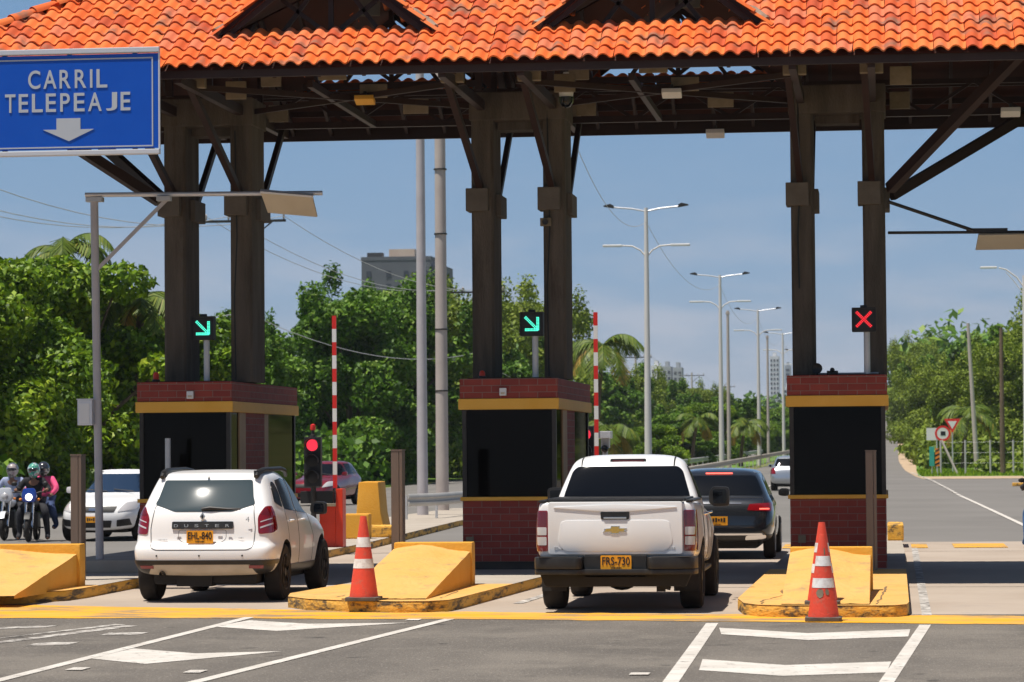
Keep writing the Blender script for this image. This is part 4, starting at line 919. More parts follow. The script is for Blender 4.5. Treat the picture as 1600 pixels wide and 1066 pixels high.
def hatchback():
    t = empty('hatchback', (-8.42, 37.25, 0), R(0), 'white five-door hatchback with black roof rails waiting at the left lane, seen from behind', 'car')
    L = []
    def lv(z, y, w, **k): L.append(dict(z=z, y=y, w=w, **k))
    lv((.34, .26), (.16, 4.20), (.72, .76, .70)); lv((.38, .30), (.05, 4.28), (.83, .86, .78), bump=.01)
    lv((.48, .42), (.0, 4.33), (.885, .89, .82), bump=.02); lv((.62, .62), (-.01, 4.34), (.905, .90, .83), bump=.035); lv((.70, .74), (.01, 4.33), (.90, .90, .83), bump=.04)
    lv((.735, .80), (.085, 4.31), (.885, .90, .83), bump=.045); lv((.86, .90), (.10, 4.24), (.878, .89, .80), bump=.04, b=(.05, .2)); lv((1.02, .985), (.13, 4.05), (.862, .875, .78), bump=.02, b=(.05, .25))
    lv((1.13, 1.04), (.17, 3.32), (.845, .86, .80), b=(.06, .3), c=(.16, .3)); lv((1.17, 1.10), (.20, 3.18), (.825, .84, .78), b=(.07, .3), c=(.16, .3))
    lv((1.34, 1.32), (.335, 2.78), (.775, .785, .74), b=(.08, .25), c=(.16, .25)); lv((1.50, 1.50), (.47, 2.42), (.71, .73, .67), b=(.07, .22), c=(.14, .22))
    lv((1.57, 1.58), (.50, 2.22), (.665, .69, .63), b=(.06, .2), c=(.14, .22), zc=.012); lv((1.605, 1.615), (.60, 2.05), (.57, .60, .53), c=(.2, .22), zc=.018); lv((1.615, 1.625), (.85, 1.85), (.28, .3, .25), c=(.15, .15), zc=.02)
    sh = car_shell(L, (.82, 3.49)); C = Car(sh, t)
    body = wells(sh.copy(), (.82, 3.49), .405, .60, .36); link('body', body, None, t, 40)
    # rear glass
    g = round_poly([(-.635, 1.215), (-.36, 1.125), (.36, 1.125), (.635, 1.215), (.60, 1.30), (.555, 1.515), (-.555, 1.515), (-.60, 1.30)], .03)
    C.patch('rear_window', 'glass_grey', [(g, -.3, .75, 'y')], .005)
    C.ring('tailgate_gap', 'ink', round_poly([(-.62, 1.21), (-.66, .92), (-.645, .69), (-.58, .655), (.58, .655), (.645, .69), (.66, .92), (.62, 1.21)], .03), -.3, .35, 'y', .009)
    C.patch('bumper_strip', 'trim_black', [([(-1, .475), (-1, .53), (1, .53), (1, .475)], -.3, .42, 'y')], .012)
    C.patch('bumper_corner', 'trim_black', [([(-.95, .33), (-.95, .474), (-.61, .474), (-.70, .33)], -.3, .30, 'y')], .009, mirror_x=True)
    C.patch('skid_panel', 'skid_beige', [([(-.70, .33), (-.615, .474), (.615, .474), (.70, .33)], -.3, .22, 'y')], .008)
    C.patch('rear_reflector', 'tail_red', [([(.60, .425), (.60, .465), (.78, .465), (.77, .425)], -.3, .3, 'y')], .014, mirror_x=True)
    for s in (1, -1):
        pl = round_poly([(s * .70, .845), (s * .875, .86), (s * .90, 1.0), (s * .865, 1.18), (s * .76, 1.195), (s * .685, 1.06)], .035)
        l_ = C.patch('tail_light', 'tail_red', [(pl, -.3, .42, 'y')], .010)
        C.patch('lens_bar', 'lens_clear', [([(s * .72, .915), (s * .72, .935), (s * .86, .985), (s * .86, .965)], -.3, .3, 'y'), ([(s * .72, .99), (s * .72, 1.003), (s * .86, 1.05), (s * .86, 1.037)], -.3, .3, 'y')], .0125, parent=l_)
        C.patch('lens_bar', 'tail_dark', [(round_poly([(s * .715, 1.08), (s * .87, 1.08), (s * .85, 1.165), (s * .765, 1.175)], .02), -.3, .3, 'y')], .0122, parent=l_)
    tr_ = C.patch('badge_strip', 'trim_black', [(round_poly([(-.385, .915), (-.385, 1.0), (-.37, 1.005), (.37, 1.005), (.385, 1.0), (.385, .915)], .012), -.3, .3, 'y')], .022)
    for k, ch in enumerate('DUSTER'): fit_text('badge_letter', ch, .052, .036, 'chrome', tr_, (-.325 + .13 * k, .068, .955), depth=.008, bold=.015)
    e = MB(); e.prism([(0, -.055), (.036, 0), (0, .055), (-.036, 0)], -.012, .006, 'y'); o = e.build('emblem', 'chrome', t, bevel=.003); o.location = (0, .122, 1.065)
    e = MB(); e.prism([(0, -.03), (.016, 0), (0, .03), (-.016, 0)], -.017, -.0125, 'y'); e.build('emblem_core', 'trim_black', o)
    plate(t, -.02, .055, .815, 'EHL-840', 'ENVIGADO')
    C.ring('plate_recess', 'trim_black', round_poly([(-.30, .90), (-.30, .79), (-.24, .745), (.24, .745), (.30, .79), (.30, .90)], .03), -.3, .3, 'y', .004, .002)
    marks('small_badge', .07, .018, 'galvanised', t, (.49, .088, .80), 4); marks('small_badge', .12, .018, 'galvanised', t, (-.50, .086, .78), 8)
    fit_text('small_badge', '4', .05, .065, 'chrome', t, (.57, .105, 1.03), depth=.004)
    b = MB(); b.tube([(-.02, .19, 1.15), (.08, .175, 1.17), (.42, .20, 1.145)], [.03, .024, .012], 10); b.tube([(.02, .18, 1.175), (.46, .205, 1.16)], .010, 6); b.build('rear_wiper', 'trim_black', t, smooth=50)
    C.patch('washer_cap', 'trim_black', [([(-.015, 1.535), (-.015, 1.56), (.015, 1.56), (.015, 1.535)], .2, .7, 'y')], .015)
    for x in (-.56, -.02, .52): C.patch('parking_sensor', 'trim_black', [([(x + .012 * math.cos(a), .585 + .012 * math.sin(a)) for a in [i * math.pi / 4 for i in range(8)]], -.3, .2, 'y')], .004)
    b = MB(); b.lathe([(.03, 0), (.034, .02), (.034, .12), (.028, .12), (.026, .02)], 16, (-.50, .02, .36), 'y', capped=False); b.build('exhaust', 'trim_black', t, smooth=40)
    # side glass: rear quarter, rear door, front door (both sides)
    for nm, pl in (('quarter_window', [(.60, 1.23), (.98, 1.155), (1.0, 1.36), (.93, 1.475), (.80, 1.49), (.70, 1.43)]), ('side_window', [(1.06, 1.145), (1.72, 1.10), (1.74, 1.50), (1.45, 1.53), (1.02, 1.50)]), ('side_window', [(1.80, 1.095), (2.62, 1.06), (2.66, 1.12), (2.28, 1.43), (2.05, 1.525), (1.82, 1.515)])):
        C.patch(nm, 'side_glass', [(round_poly(pl, .045), .35, 1.2, 'x')], .006, mirror_x=True)
    C.ring('door_gap', 'ink', round_poly([(1.04, 1.14), (1.04, .74), (.98, .62), (1.08, .44), (1.76, .42), (1.77, 1.1)], .03), .5, 1.3, 'x', .008, mirror_x=True)
    C.ring('door_gap', 'ink', round_poly([(1.775, 1.1), (1.765, .42), (2.78, .42), (2.86, .75), (2.72, 1.06)], .03), .5, 1.3, 'x', .008, mirror_x=True)
    C.patch('sill_trim', 'trim_black', [([(1.15, .25), (1.15, .44), (3.08, .42), (3.08, .25)], .5, 1.3, 'x')], .014, mirror_x=True)
    C.patch('windscreen', 'tint_glass', [(round_poly([(-.70, 1.09), (.70, 1.09), (.56, 1.50), (-.56, 1.50)], .05), 2.2, 3.4, 'y')], .006)
    for s in (1, -1):
        for y in (1.22, 1.95):
            b = MB(); b.tube([(s * .885, y, .985), (s * .915, y + .02, .99), (s * .915, y + .14, .99), (s * .885, y + .16, .985)], .014, 8); b.build('door_handle', 'car_white', t, smooth=50)
        b = MB(); b.tube([(s * .60, .50, 1.55), (s * .605, .60, 1.605), (s * .615, .85, 1.635), (s * .625, 1.9, 1.645), (s * .61, 2.25, 1.62), (s * .60, 2.4, 1.55)], [.03, .036, .034, .03, .03, .024], 10); b.box(min(s * .56, s * .62), max(s * .56, s * .62), .54, .90, 1.53, 1.63); b.build('roof_rail', 'trim_black', t, bevel=.01, smooth=50)
    mirrors(t, .86, 2.72, 1.12, 'trim_black', .21, .17)
    underside(t, .66, .25, 4.0, .22, .40); b = MB(); b.tube([(-.68, .82, .30), (.68, .82, .30)], .05, 10); b.box(-.35, .1, .2, .45, .2, .34); b.build('rear_axle', 'underbody', t)
    for x, y in ((.80, .82), (-.80, .82), (.80, 3.49), (-.80, 3.49)): wheel(t, x, y, .355, .225, 1 if x > 0 else -1, 'steel_dark', 6)
    return t
hatchback()
def pickup():
    t = empty('pickup_truck', (-3.07, 34.75, 0), R(0), 'white double-cab pickup with black step bumper in the middle lane, seen from behind', 'pickup')
    L = []
    def lv(z, y, w, **k): L.append(dict(z=z, y=y, w=w, **k))
    lv((.60, .36), (.20, 5.0), (.80, .80, .76), c=(.08, .3), b=(.0, .1)); lv((.64, .42), (.155, 5.12), (.885, .89, .84), c=(.07, .3), b=(.01, .1), bump=.02); lv((.68, .60), (.14, 5.17), (.905, .905, .86), c=(.07, .3), b=(.01, .12), bump=.03)
    lv((.80, .80), (.135, 5.18), (.915, .91, .86), c=(.07, .3), b=(.01, .14), bump=.04); lv((1.0, .95), (.135, 5.12), (.912, .905, .84), c=(.07, .3), b=(.01, .2), bump=.03); lv((1.16, 1.06), (.14, 4.95), (.90, .895, .80), c=(.07, .3), b=(.01, .26), bump=.01)
    lv((1.235, 1.12), (.145, 4.6), (.888, .885, .76), c=(.07, .3), b=(.01, .3)); lv((1.255, 1.14), (.16, 4.1), (.875, .87, .76), c=(.06, .3), b=(.01, .3)); lv((1.262, 1.15), (.20, 3.9), (.82, .82, .6), c=(.06, .3), b=(.01, .3))
    sh = car_shell(L, (1.20, 4.28)); C = Car(sh, t); body = wells(sh.copy(), (1.20, 4.28), .44, .60, .40)
    link('body', body, None, t, 40)
    K = []
    def lk(z, y, w, **k): K.append(dict(z=z, y=y, w=w, **k))
    lk((1.0, 1.0), (1.66, 4.1), (.855, .87, .80), c=(.08, .2), b=(.03, .2)); lk((1.22, 1.12), (1.66, 3.95), (.85, .865, .78), c=(.08, .2), b=(.03, .25)); lk((1.30, 1.22), (1.68, 3.7), (.83, .845, .75), c=(.08, .2), b=(.03, .25))
    lk((1.50, 1.46), (1.78, 3.25), (.755, .765, .69), c=(.10, .2), b=(.04, .25)); lk((1.65, 1.65), (1.87, 2.9), (.69, .70, .64), c=(.12, .2), b=(.05, .2)); lk((1.72, 1.73), (1.93, 2.75), (.645, .655, .59), c=(.12, .2), b=(.06, .2)); lk((1.765, 1.775), (2.05, 2.6), (.54, .55, .48), c=(.15, .2), b=(.05, .15), zc=.01); lk((1.785, 1.79), (2.2, 2.45), (.3, .3, .28), c=(.1, .1), b=(.02, .05), zc=.01)
    ch = car_shell(K, ()); CC = Car(ch, t); link('cab', ch.copy(), 'car_white', t, 40)
    CC.patch('rear_window', 'tint_glass', [(round_poly([(-.755, 1.275), (.755, 1.275), (.745, 1.33), (.66, 1.60), (.60, 1.655), (-.60, 1.655), (-.66, 1.60), (-.745, 1.33)], .05), 1.4, 2.3, 'y')], .006)
    CC.patch('side_window', 'side_glass', [(round_poly([(1.98, 1.27), (2.74, 1.25), (2.74, 1.66), (2.12, 1.65)], .05), .4, 1.2, 'x')], .006, mirror_x=True); CC.patch('side_window', 'side_glass', [(round_poly([(2.81, 1.25), (3.72, 1.22), (3.30, 1.52), (3.0, 1.66), (2.81, 1.66)], .05), .4, 1.2, 'x')], .006, mirror_x=True)
    CC.patch('windscreen', 'tint_glass', [(round_poly([(-.72, 1.2), (.72, 1.2), (.58, 1.65), (-.58, 1.65)], .05), 2.8, 4.2, 'y')], .006)
    CC.patch('roof_groove', 'ink', [([(.545, 1.66), (.545, 1.80), (.562, 1.80), (.562, 1.66)], 1.7, 2.9, 'y')], .003, mirror_x=True)
    b = MB(); b.prism(round_poly([(-.215, -.035), (.215, -.035), (.215, .035), (-.215, .035)], .02), -.03, .05, 'y'); o = b.build('brake_light', 'trim_black', t, bevel=.006); o.location = (0, 1.965, 1.71)
    MB().prism(round_poly([(-.19, -.022), (.19, -.022), (.19, .022), (-.19, .022)], .01), -.033, -.0302, 'y').build('lens', 'tail_dark', o)
    # load bed: tonneau, rails, tailgate
    MB().box(-.80, .80, .26, 1.62, 1.262, 1.30).build('bed_cover', 'trim_black', t, bevel=.012)
    b = MB(); b.box(-.775, .775, .10, .22, 1.262, 1.292); b.build('tailgate_cap', 'trim_black', t, bevel=.01)
    for s in (1, -1): MB().box(min(s * .80, s * .885), max(s * .80, s * .885), .17, 1.64, 1.252, 1.282).build('bed_rail_cap', 'trim_black', t, bevel=.01)
    b = MB(); pl = round_poly([(-.765, .665), (.765, .665), (.765, 1.262), (-.765, 1.262)], .03)
    b.prism(pl, .085, .20, 'y'); tg = b.build('tailgate', 'car_white', t, bevel=.014, smooth=40, seg=3)
    b = MB(); b.prism(round_poly([(-.58, .70), (.58, .70), (.66, .80), (.62, 1.035), (.56, 1.055), (-.56, 1.055), (-.62, 1.035), (-.66, .80)], .05), .078, .09, 'y'); b.build('pressed_panel', 'car_white', tg, bevel=.006, smooth=50)
    b = MB(); b.prism(round_poly([(-.70, 1.195), (0, 1.14), (.70, 1.195), (.70, 1.205), (0, 1.235), (-.70, 1.205)], .02), .076, .09, 'y'); b.build('upper_crease', 'car_white', tg, bevel=.007, smooth=60)
    b = MB(); b.prism(round_poly([(-.16, 1.062), (.16, 1.062), (.165, 1.15), (-.165, 1.15)], .015), .073, .09, 'y'); h_ = b.build('handle', 'trim_black', tg, bevel=.003)
    MB().box(-.13, .13, .067, .0725, 1.068, 1.09).build('grip', 'chrome', h_, bevel=.004)
    bow = [(-.14, -.028), (-.115, -.0), (-.14 + .012, .012), (-.052, .018), (-.046, .045), (.052, .045), (.046, .018), (.135, .018), (.108, -.012), (.135, -.028), (.05, -.028), (.045, -.048), (-.05, -.048), (-.045, -.028)]
    b = MB(); b.prism([(x * 1.0, z + .945) for x, z in bow], .072, .08, 'y'); em = b.build('emblem', 'chrome', tg); b = MB(); b.prism([(x * .9, z * .78 + .945) for x, z in bow], .069, .0715, 'y'); b.build('emblem_core', 'gold', em)
    fit_text('small_badge', 'D-MAX', .23, .034, 'galvanised', tg, (-.58, .082, .735), depth=.004, bold=.02); marks('small_badge', .15, .026, 'galvanised', tg, (.61, .082, .735), 6, .004)
    b = MB()
    for s in (1, -1):
        pl = round_poly([(s * .775, .70), (s * .925, .70), (s * .935, .95), (s * .925, 1.165), (s * .775, 1.165)], .02)
        l_ = C.patch('tail_light', 'tail_red', [(pl, -.2, .40, 'y')], .012)
        for z0, z1, m_, nm in ((.77, .865, 'lens_clear', 'reverse_lens'), (.885, .975, 'lens_clear', 'turn_lens'), (.99, 1.15, 'tail_dark', 'upper_lens')):
            C.patch(nm, m_, [(round_poly([(s * .79, z0), (s * .90, z0), (s * .905, z1), (s * .79, z1)], .012), -.2, .24, 'y')], .0145, parent=l_)
    # bumper
    b = MB(); b.prism(round_poly([(-.93, .14), (-.90, -.02), (-.42, -.10), (-.36, -.02), (.36, -.02), (.42, -.10), (.90, -.02), (.93, .14), (.93, .30), (-.93, .30)], .04), .44, .50, 'z'); b.build('bumper_step', 'trim_black', t, bevel=.015, smooth=40)
    for s in (1, -1):
        pl = [(s * .93, .30), (s * .93, .12), (s * .90, -.03), (s * .42, -.11), (s * .37, -.05), (s * .37, .15), (s * .5, .30)]
        b = MB(); b.prism(round_poly(pl, .035), .505, .635, 'z'); b.build('bumper_end', 'trim_black', t, bevel=.02, smooth=40)
        b = MB(); b.box(min(s * .42, s * .86), max(s * .42, s * .86), -.06, .12, .637, .642); b.build('step_pad', 'rubber', t)
    b = MB(); b.prism(round_poly([(-.37, .05), (-.37, .66), (.37, .66), (.37, .05)], .0), 0, 1, 'z') if 0 else b.box(-.36, .36, .06, .12, .40, .655); b.build('bumper_centre', 'trim_black', t, bevel=.01)
    b = MB(); b.prism([(-.80, .30), (-.86, .44), (.86, .44), (.80, .30)], .06, .16, 'y'); b.build('lower_valance', 'underbody', t, bevel=.01)
    plate(t, .01, .05, .575, 'FRS-730', 'BARRANQUILLA', .35, .16)
    b = MB(); b.tube([(-.72, 1.2, .40), (.72, 1.2, .40)], .06, 10); b.ball((-.02, 1.15, .40), .22, .2, .19, 10); b.build('rear_axle', 'underbody', t, smooth=60)
    b = MB(); b.tube([(.50, .3, .40), (.52, .12, .30), (.62, .1, .28)], .025, 8); b.box(.46, .56, .15, .2, .24, .42); b.build('exhaust', 'underbody', t)
    underside(t, .72, .3, 4.8, .34, .62)
    for s in (1, -1):
        MB().box(min(s * .62, s * .91), max(s * .62, s * .91), .70, .72, .22, .62).build('mud_flap', 'rubber', t, bevel=.005)
        C.patch('fuel_gap' if 0 else 'bed_gap', 'ink', [([(1.60, .5), (1.60, 1.27), (1.615, 1.27), (1.615, .5)], .5, 1.2, 'x')], .003) if s > 0 else None
        for y in (2.05, 2.9):
            b = MB(); b.tube([(s * .895, y, 1.08), (s * .93, y + .02, 1.085), (s * .93, y + .16, 1.085), (s * .895, y + .18, 1.08)], .016, 8); b.build('door_handle', 'chrome', t, smooth=50)
        b = MB(); b.box(min(s * .74, s * .88), max(s * .74, s * .88), 1.75, 3.75, .38, .43); b.build('side_step', 'trim_black', t, bevel=.015)
    C.ring('door_gap', 'ink', round_poly([(1.78, 1.2), (1.80, .52), (2.70, .50), (2.74, 1.2)], .03), .5, 1.3, 'x', .009, mirror_x=True)
    C.ring('door_gap', 'ink', round_poly([(2.77, 1.2), (2.73, .5), (3.70, .5), (3.76, 1.15)], .03), .5, 1.3, 'x', .009, mirror_x=True)
    mirrors(t, .88, 3.35, 1.27, 'trim_black', .25, .25)
    for x, y in ((.80, 1.20), (-.80, 1.20), (.80, 4.28), (-.80, 4.28)): wheel(t, x, y, .385, .255, 1 if x > 0 else -1, 'steel_dark', 6)
    return t
pickup()
def small_car(name, label, cat, loc, rz, paint, H=1.48, Lg=4.3, W=1.76, front=False, lit=False, suv=False, plate_txt=None, detail=True, group=None, glass='tint_glass'):
    """saloon / hatch / suv seen from some way off; y=0 is the rear bumper"""
    t = empty(name, loc, rz, label, cat, group); w = W / 2; s_ = H / 1.48; k = Lg / 4.3; L = []
    def lv(z, y, ws, **kw): L.append(dict(z=(z[0] * s_, z[1] * s_), y=(y[0] * k, y[1] * k), w=tuple(a * w for a in ws), **kw))
    rb = 0 if (suv or name == 'city_car') else .62     # boot length
    lv((.28, .22), (.14, 4.18), (.80, .86, .80)); lv((.34, .28), (.03, 4.26), (.94, .97, .90), bump=.01); lv((.52, .46), (0, 4.30), (.985, 1.0, .93), bump=.02); lv((.70, .62), (.03, 4.28), (.985, 1.0, .92), bump=.03)
    lv((.84, .76), (.08, 4.20), (.97, .985, .88), bump=.02, b=(.06, .25)); lv((.94, .86), (.14, 4.0), (.95, .97, .84), b=(.07, .3)); lv((.985, .95), (.20 + rb * .7, 3.2), (.91, .94, .84), b=(.08, .3)); lv((1.02, 1.0), (.26 + rb, 3.08), (.885, .915, .84), b=(.08, .3))
    lv((1.20, 1.20), (.40 + rb * 1.25, 2.68), (.80, .83, .76), b=(.08, .25)); lv((1.36, 1.38), (.58 + rb * 1.5, 2.35), (.71, .75, .68), b=(.07, .22)); lv((1.425, 1.44), (.68 + rb * 1.6, 2.18), (.64, .68, .62), b=(.06, .2), zc=.01); lv((1.465, 1.47), (.95 + rb * 1.5, 2.0), (.40, .44, .38), c=(.15, .15), zc=.015)
    ax = (.80 * k, 3.42 * k); sh = car_shell(L, ax); C = Car(sh, t); P = lambda pts: [(x * w, z * s_) for x, z in pts]; Y = lambda pts: [(y * k, z * s_) for y, z in pts]
    body = wells(sh.copy(), ax, .37 * s_, .6 * w / .88, .33 * s_, paint); link('body', body, None, t, 40)
    C.patch('rear_window', glass, [(round_poly(P([(-.80, 1.04), (.80, 1.04), (.66, 1.36), (-.66, 1.36)]), .05), -.2, 2.0, 'y')], .006)
    C.patch('windscreen', glass, [(round_poly(P([(-.84, 1.0), (.84, 1.0), (.68, 1.38), (-.68, 1.38)]), .05), 2.1 * k, 3.6 * k, 'y')], .006)
    y0 = .72 + rb * 1.1
    C.patch('side_window', glass, [(round_poly(Y([(y0, 1.05), (1.86, 1.03), (1.86, 1.38), (1.4 + rb * .5, 1.39), (y0 + .22, 1.30)]), .04), .3, 1.2, 'x')], .006, mirror_x=True)
    C.patch('side_window', glass, [(round_poly(Y([(1.94, 1.03), (2.86, 1.0), (2.3, 1.36), (1.94, 1.39)]), .04), .3, 1.2, 'x')], .006, mirror_x=True)
    if not front:
        tl = C.patch('tail_light', 'tail_red', [(round_poly(P([(.52, .80), (.95, .78), (.97, .92), (.56, .90)]) if suv else P([(.72, .72), (.99, .72), (.97, .98), (.78, .98)]), .02), -.2, .5 * k, 'y')], .008, mirror_x=True)
        if lit:
            C.patch('lit_lamp', 'brake_lit', [(P([(.74, .81), (.91, .81), (.91, .832), (.74, .832)]), -.2, .3, 'y')], .012, mirror_x=True)
            C.patch('high_brake_light', 'brake_lit', [(P([(-.24, 1.385), (.24, 1.385), (.24, 1.405), (-.24, 1.405)]), .2, 1.2, 'y')], .012)
        if suv:
            C.patch('chrome_strip', 'chrome', [(P([(-.42, .905), (.42, .905), (.42, .918), (-.42, .918)]), -.2, .5, 'y')], .008); C.patch('lower_bumper', 'trim_black', [(P([(-.95, .29), (.95, .29), (.97, .40), (-.97, .40)]), -.2, .4, 'y')], .008)
            C.patch('bumper_chrome', 'chrome', [(P([(-.80, .395), (.80, .395), (.78, .425), (-.78, .425)]), -.2, .3, 'y')], .016)
            C.patch('exhaust_trim', 'chrome', [(round_poly(P([(.48, .31), (.84, .32), (.86, .40), (.50, .39)]), .03), -.2, .3, 'y')], .02, mirror_x=True)
            C.ring('tailgate_gap', 'ink', round_poly(P([(-.80, 1.0), (-.80, .60), (-.74, .55), (.74, .55), (.80, .60), (.80, 1.0)]), .03), -.2, .4, 'y', .008)
            C.patch('roof_edge', 'chrome', [(Y([(.8, 1.40), (2.6, 1.40), (2.6, 1.415), (.8, 1.415)]), .3, 1, 'x')], .008, mirror_x=True)
    else:
        C.patch('grille', 'matt_black', [(round_poly(P([(-.50, .60), (.50, .60), (.56, .72), (-.56, .72)]), .02), 3.6 * k, 4.5 * k, 'y')], .008)
        C.patch('grille_bar', 'chrome', [(P([(-.12, .63), (.12, .63), (.12, .69), (-.12, .69)]), 3.6 * k, 4.5 * k, 'y')], .014)
        C.patch('bumper_intake', 'matt_black', [(round_poly(P([(-.42, .28), (.42, .28), (.46, .43), (-.46, .43)]), .02), 3.6 * k, 4.5 * k, 'y')], .008)
        C.patch('fog_recess', 'matt_black', [(round_poly(P([(.56, .30), (.86, .33), (.84, .47), (.58, .44)]), .02), 3.6 * k, 4.5 * k, 'y')], .008, mirror_x=True)
        C.patch('headlight', 'lens_clear', [(round_poly(P([(.58, .60), (.93, .66), (.92, .82), (.72, .80)]), .03), 3.3 * k, 4.5 * k, 'y')], .010, mirror_x=True)
        b = MB(); 
        for a in ((-.62, -.1), (.05, .6)): b.tube([(a[0] * w, 3.06 * k, 1.02 * s_), (a[1] * w, 3.0 * k, 1.06 * s_)], .012, 6)
        b.build('wiper', 'matt_black', t)
    if plate_txt:
        if front:
            b = MB(); b.box(-.17, .17, Lg + .0, Lg + .012, .40, .53); pp = b.build('number_plate', 'plate_yellow', t)
            marks('plate_marks', .27, .07, 'ink', pp, (0, Lg + .014, .465), 6)
        else: plate(t, 0, .01, .63 * s_, '', '', .34, .15)
    mirrors(t, w * .97, 2.72 * k, 1.05 * s_, 'trim_black' if suv else paint, .19, .14)
    underside(t, w * .7, .3, Lg - .3, .18, .36)
    for x in (w - .11, -w + .11):
        for y in ax: wheel(t, x, y, .32 * s_, .2, 1 if x > 0 else -1, 'galvanised', 5)
    return t
small_car('suv', 'dark blue-grey suv with lit red brake lamps ahead of the white pickup', 'car', (-2.82, 51.5, 0), R(0), 'car_dark', H=1.53, Lg=4.66, W=1.89, lit=True, suv=True, plate_txt='yes')
small_car('city_car', 'silver city car driving away, half hidden by the rightmost booth', 'car', (-4.08, 131.5, hgt(-4, 131)), 0, 'car_silver', H=1.5, Lg=3.9, W=1.72, lit=False)
small_car('saloon_car', 'white saloon facing the camera behind the far left pole', 'car', (-16.55, 67.9, 0), R(178), 'car_white', H=1.52, Lg=4.3, W=1.74, front=True, plate_txt='yes', glass='glass_blue')
small_car('city_car', 'dark red car facing the camera behind the red barrier cabinet', 'car', (-19.35, 108.5, 0), R(172), 'car_red', H=1.55, Lg=3.9, W=1.72, front=True)
small_car('suv', 'small red car far away beyond the median rail, seen right of the tall lamp posts', 'car', (-17.9, 372, hgt(-17, 372)), R(180), 'red_cab', H=1.5, Lg=4.3, W=1.78, front=True)
# ------------------------------------------------------------------ barrier machines, signals beyond the booths
def boom(x, y, zb, label, disp=True):
    t = empty('barrier_gate', (x, y, zb), 0, label, 'barrier gate', 'raised boom barriers')
    MB().box(-.30, .0, -.16, .16, 0, .74).build('cabinet', 'orange_box', t, bevel=.012); c = MB(); c.box(.003, .13, -.17, .17, 0, 1.06); c.build('drive_column', 'orange_box', t, bevel=.012)
    MB().box(-.31, .0, -.17, .17, .742, .79).build('cabinet_lid', 'panel_beige', t, bevel=.006)
    n = 13; L0, L1 = 1.07, 4.2
    for i in range(n):
        z0 = L0 + (L1 - L0) * i / n; z1 = L0 + (L1 - L0) * (i + 1) / n
        MB().box(-.075 - .004 * 0, .0, -.02, .02, z0 + .0005, z1).build('boom_section', 'stripe_red' if i % 2 == 0 else 'stripe_white', t)
    if disp:
        b = MB(); b.box(-.62, -.02, -.30, -.18, .80, 1.02); b.build('display', 'matt_black', t, bevel=.008); MB().tube([(-.40, -.24, 1.02), (-.40, -.24, 1.07)], .03, 8).build('display_camera', 'steel_dark', t)
def stop_light(x, y, zb, z0, label, beacon=True):
    t = empty('traffic_light', (x, y, zb), 0, label, 'traffic light', 'red stop lights past the booths')
    MB().tube([(0, .1, 0), (0, .1, z0)], .05, 10).build('pole', 'steel_dark', t, smooth=40)
    h = .90; b = MB(); b.box(-.155, .155, 0, .16, z0, z0 + h); b.build('housing', 'matt_black', t, bevel=.012)
    for k in range(3):
        z = z0 + h - .15 - k * .29; m = Matrix.Translation((0, 0, z)); l_ = MB(); l_.lathe([(.105, -.001), (.098, -.014), (.055, -.022), (.001, -.024)], 24, (0, 0, z), 'y'); o = l_.build('lamp', 'led_red_soft' if k == 0 else 'matt_black', t, smooth=50)
        v = MB(); 
        for q in range(9):
            a0 = R(-10) + R(200) * q / 9; a1 = R(-10) + R(200) * (q + 1) / 9
            v.quad((.128 * math.cos(a0), -.005, z + .128 * math.sin(a0)), (.128 * math.cos(a1), -.005, z + .128 * math.sin(a1)), (.125 * math.cos(a1), -.14, z + .125 * math.sin(a1)), (.125 * math.cos(a0), -.14, z + .125 * math.sin(a0)))
        v.build('visor', 'matt_black', o)
    if beacon:
        MB().lathe([(.05, 0), (.05, .03), (.03, .04), (.03, .12)], 14, (0, .08, z0 + h)).build('beacon_foot', 'steel_dark', t, smooth=40); MB().lathe([(.045, .121), (.05, .15), (.045, .22), (.01, .235)], 14, (0, .08, z0 + h)).build('beacon_lens', 'stripe_red', t, smooth=50)
boom(-9.90, 55.0, KH, 'orange-red barrier machine with raised striped boom, right of the white hatchback'); stop_light(-10.28, 54.6, KH, 1.10, 'red stop light with small beacon above the black display box, left of the striped boom')
boom(-5.13, 55.0, KH, 'raised red and white boom above the roof of the white pickup', False); stop_light(-5.30, 54.2, KH, 1.25, 'red stop light half hidden by the middle booth', False)
t = empty('camera_post', (-5.03, 55.2, KH), 0, 'pale grey camera with dome on a post just right of the second striped boom', 'camera')
MB().tube([(0, 0, 0), (0, 0, 1.75)], .05, 10).build('post', 'galvanised', t, smooth=40); MB().box(-.12, .12, -.2, .16, 1.93, 2.06).build('casing', 'sign_bar', t, bevel=.012); MB().box(-.07, .08, -.1, .1, 1.76, 1.93).build('bracket', 'galvanised', t, bevel=.01); MB().ball((0, -.12, 1.74), .07, n=10).build('dome', 'tint_glass', t, smooth=60)
def jersey(x, y, L_, hh, label, top=.12, base=.30, rz=0):
    b = MB(); b.prism([(-base, 0), (base, 0), (base, .08), (top + .05, hh * .42), (top, hh), (-top, hh), (-top - .05, hh * .42), (-base, .08)], 0, L_, 'y'); o = b.build('jersey_barrier', 'yellow_paint', None, bevel=.02, smooth=30); o.location = (x, y, KH); o.rotation_euler = (0, 0, rz); tag(o, label, 'concrete barrier', 'yellow concrete blocks past the left booth')
jersey(-10.60, 62.5, 1.6, 1.10, 'tall yellow concrete barrier with flared foot, behind the single cone', .2, .33, R(4))
b = MB(); b.box(-.25, .25, 0, .35, 0, .5); o = b.build('kerb_block', 'yellow_paint', None, bevel=.03); o.location = (-10.42, 60.0, KH); tag(o, 'low yellow concrete block between the barrier machine and the tall yellow barrier', 'concrete block')
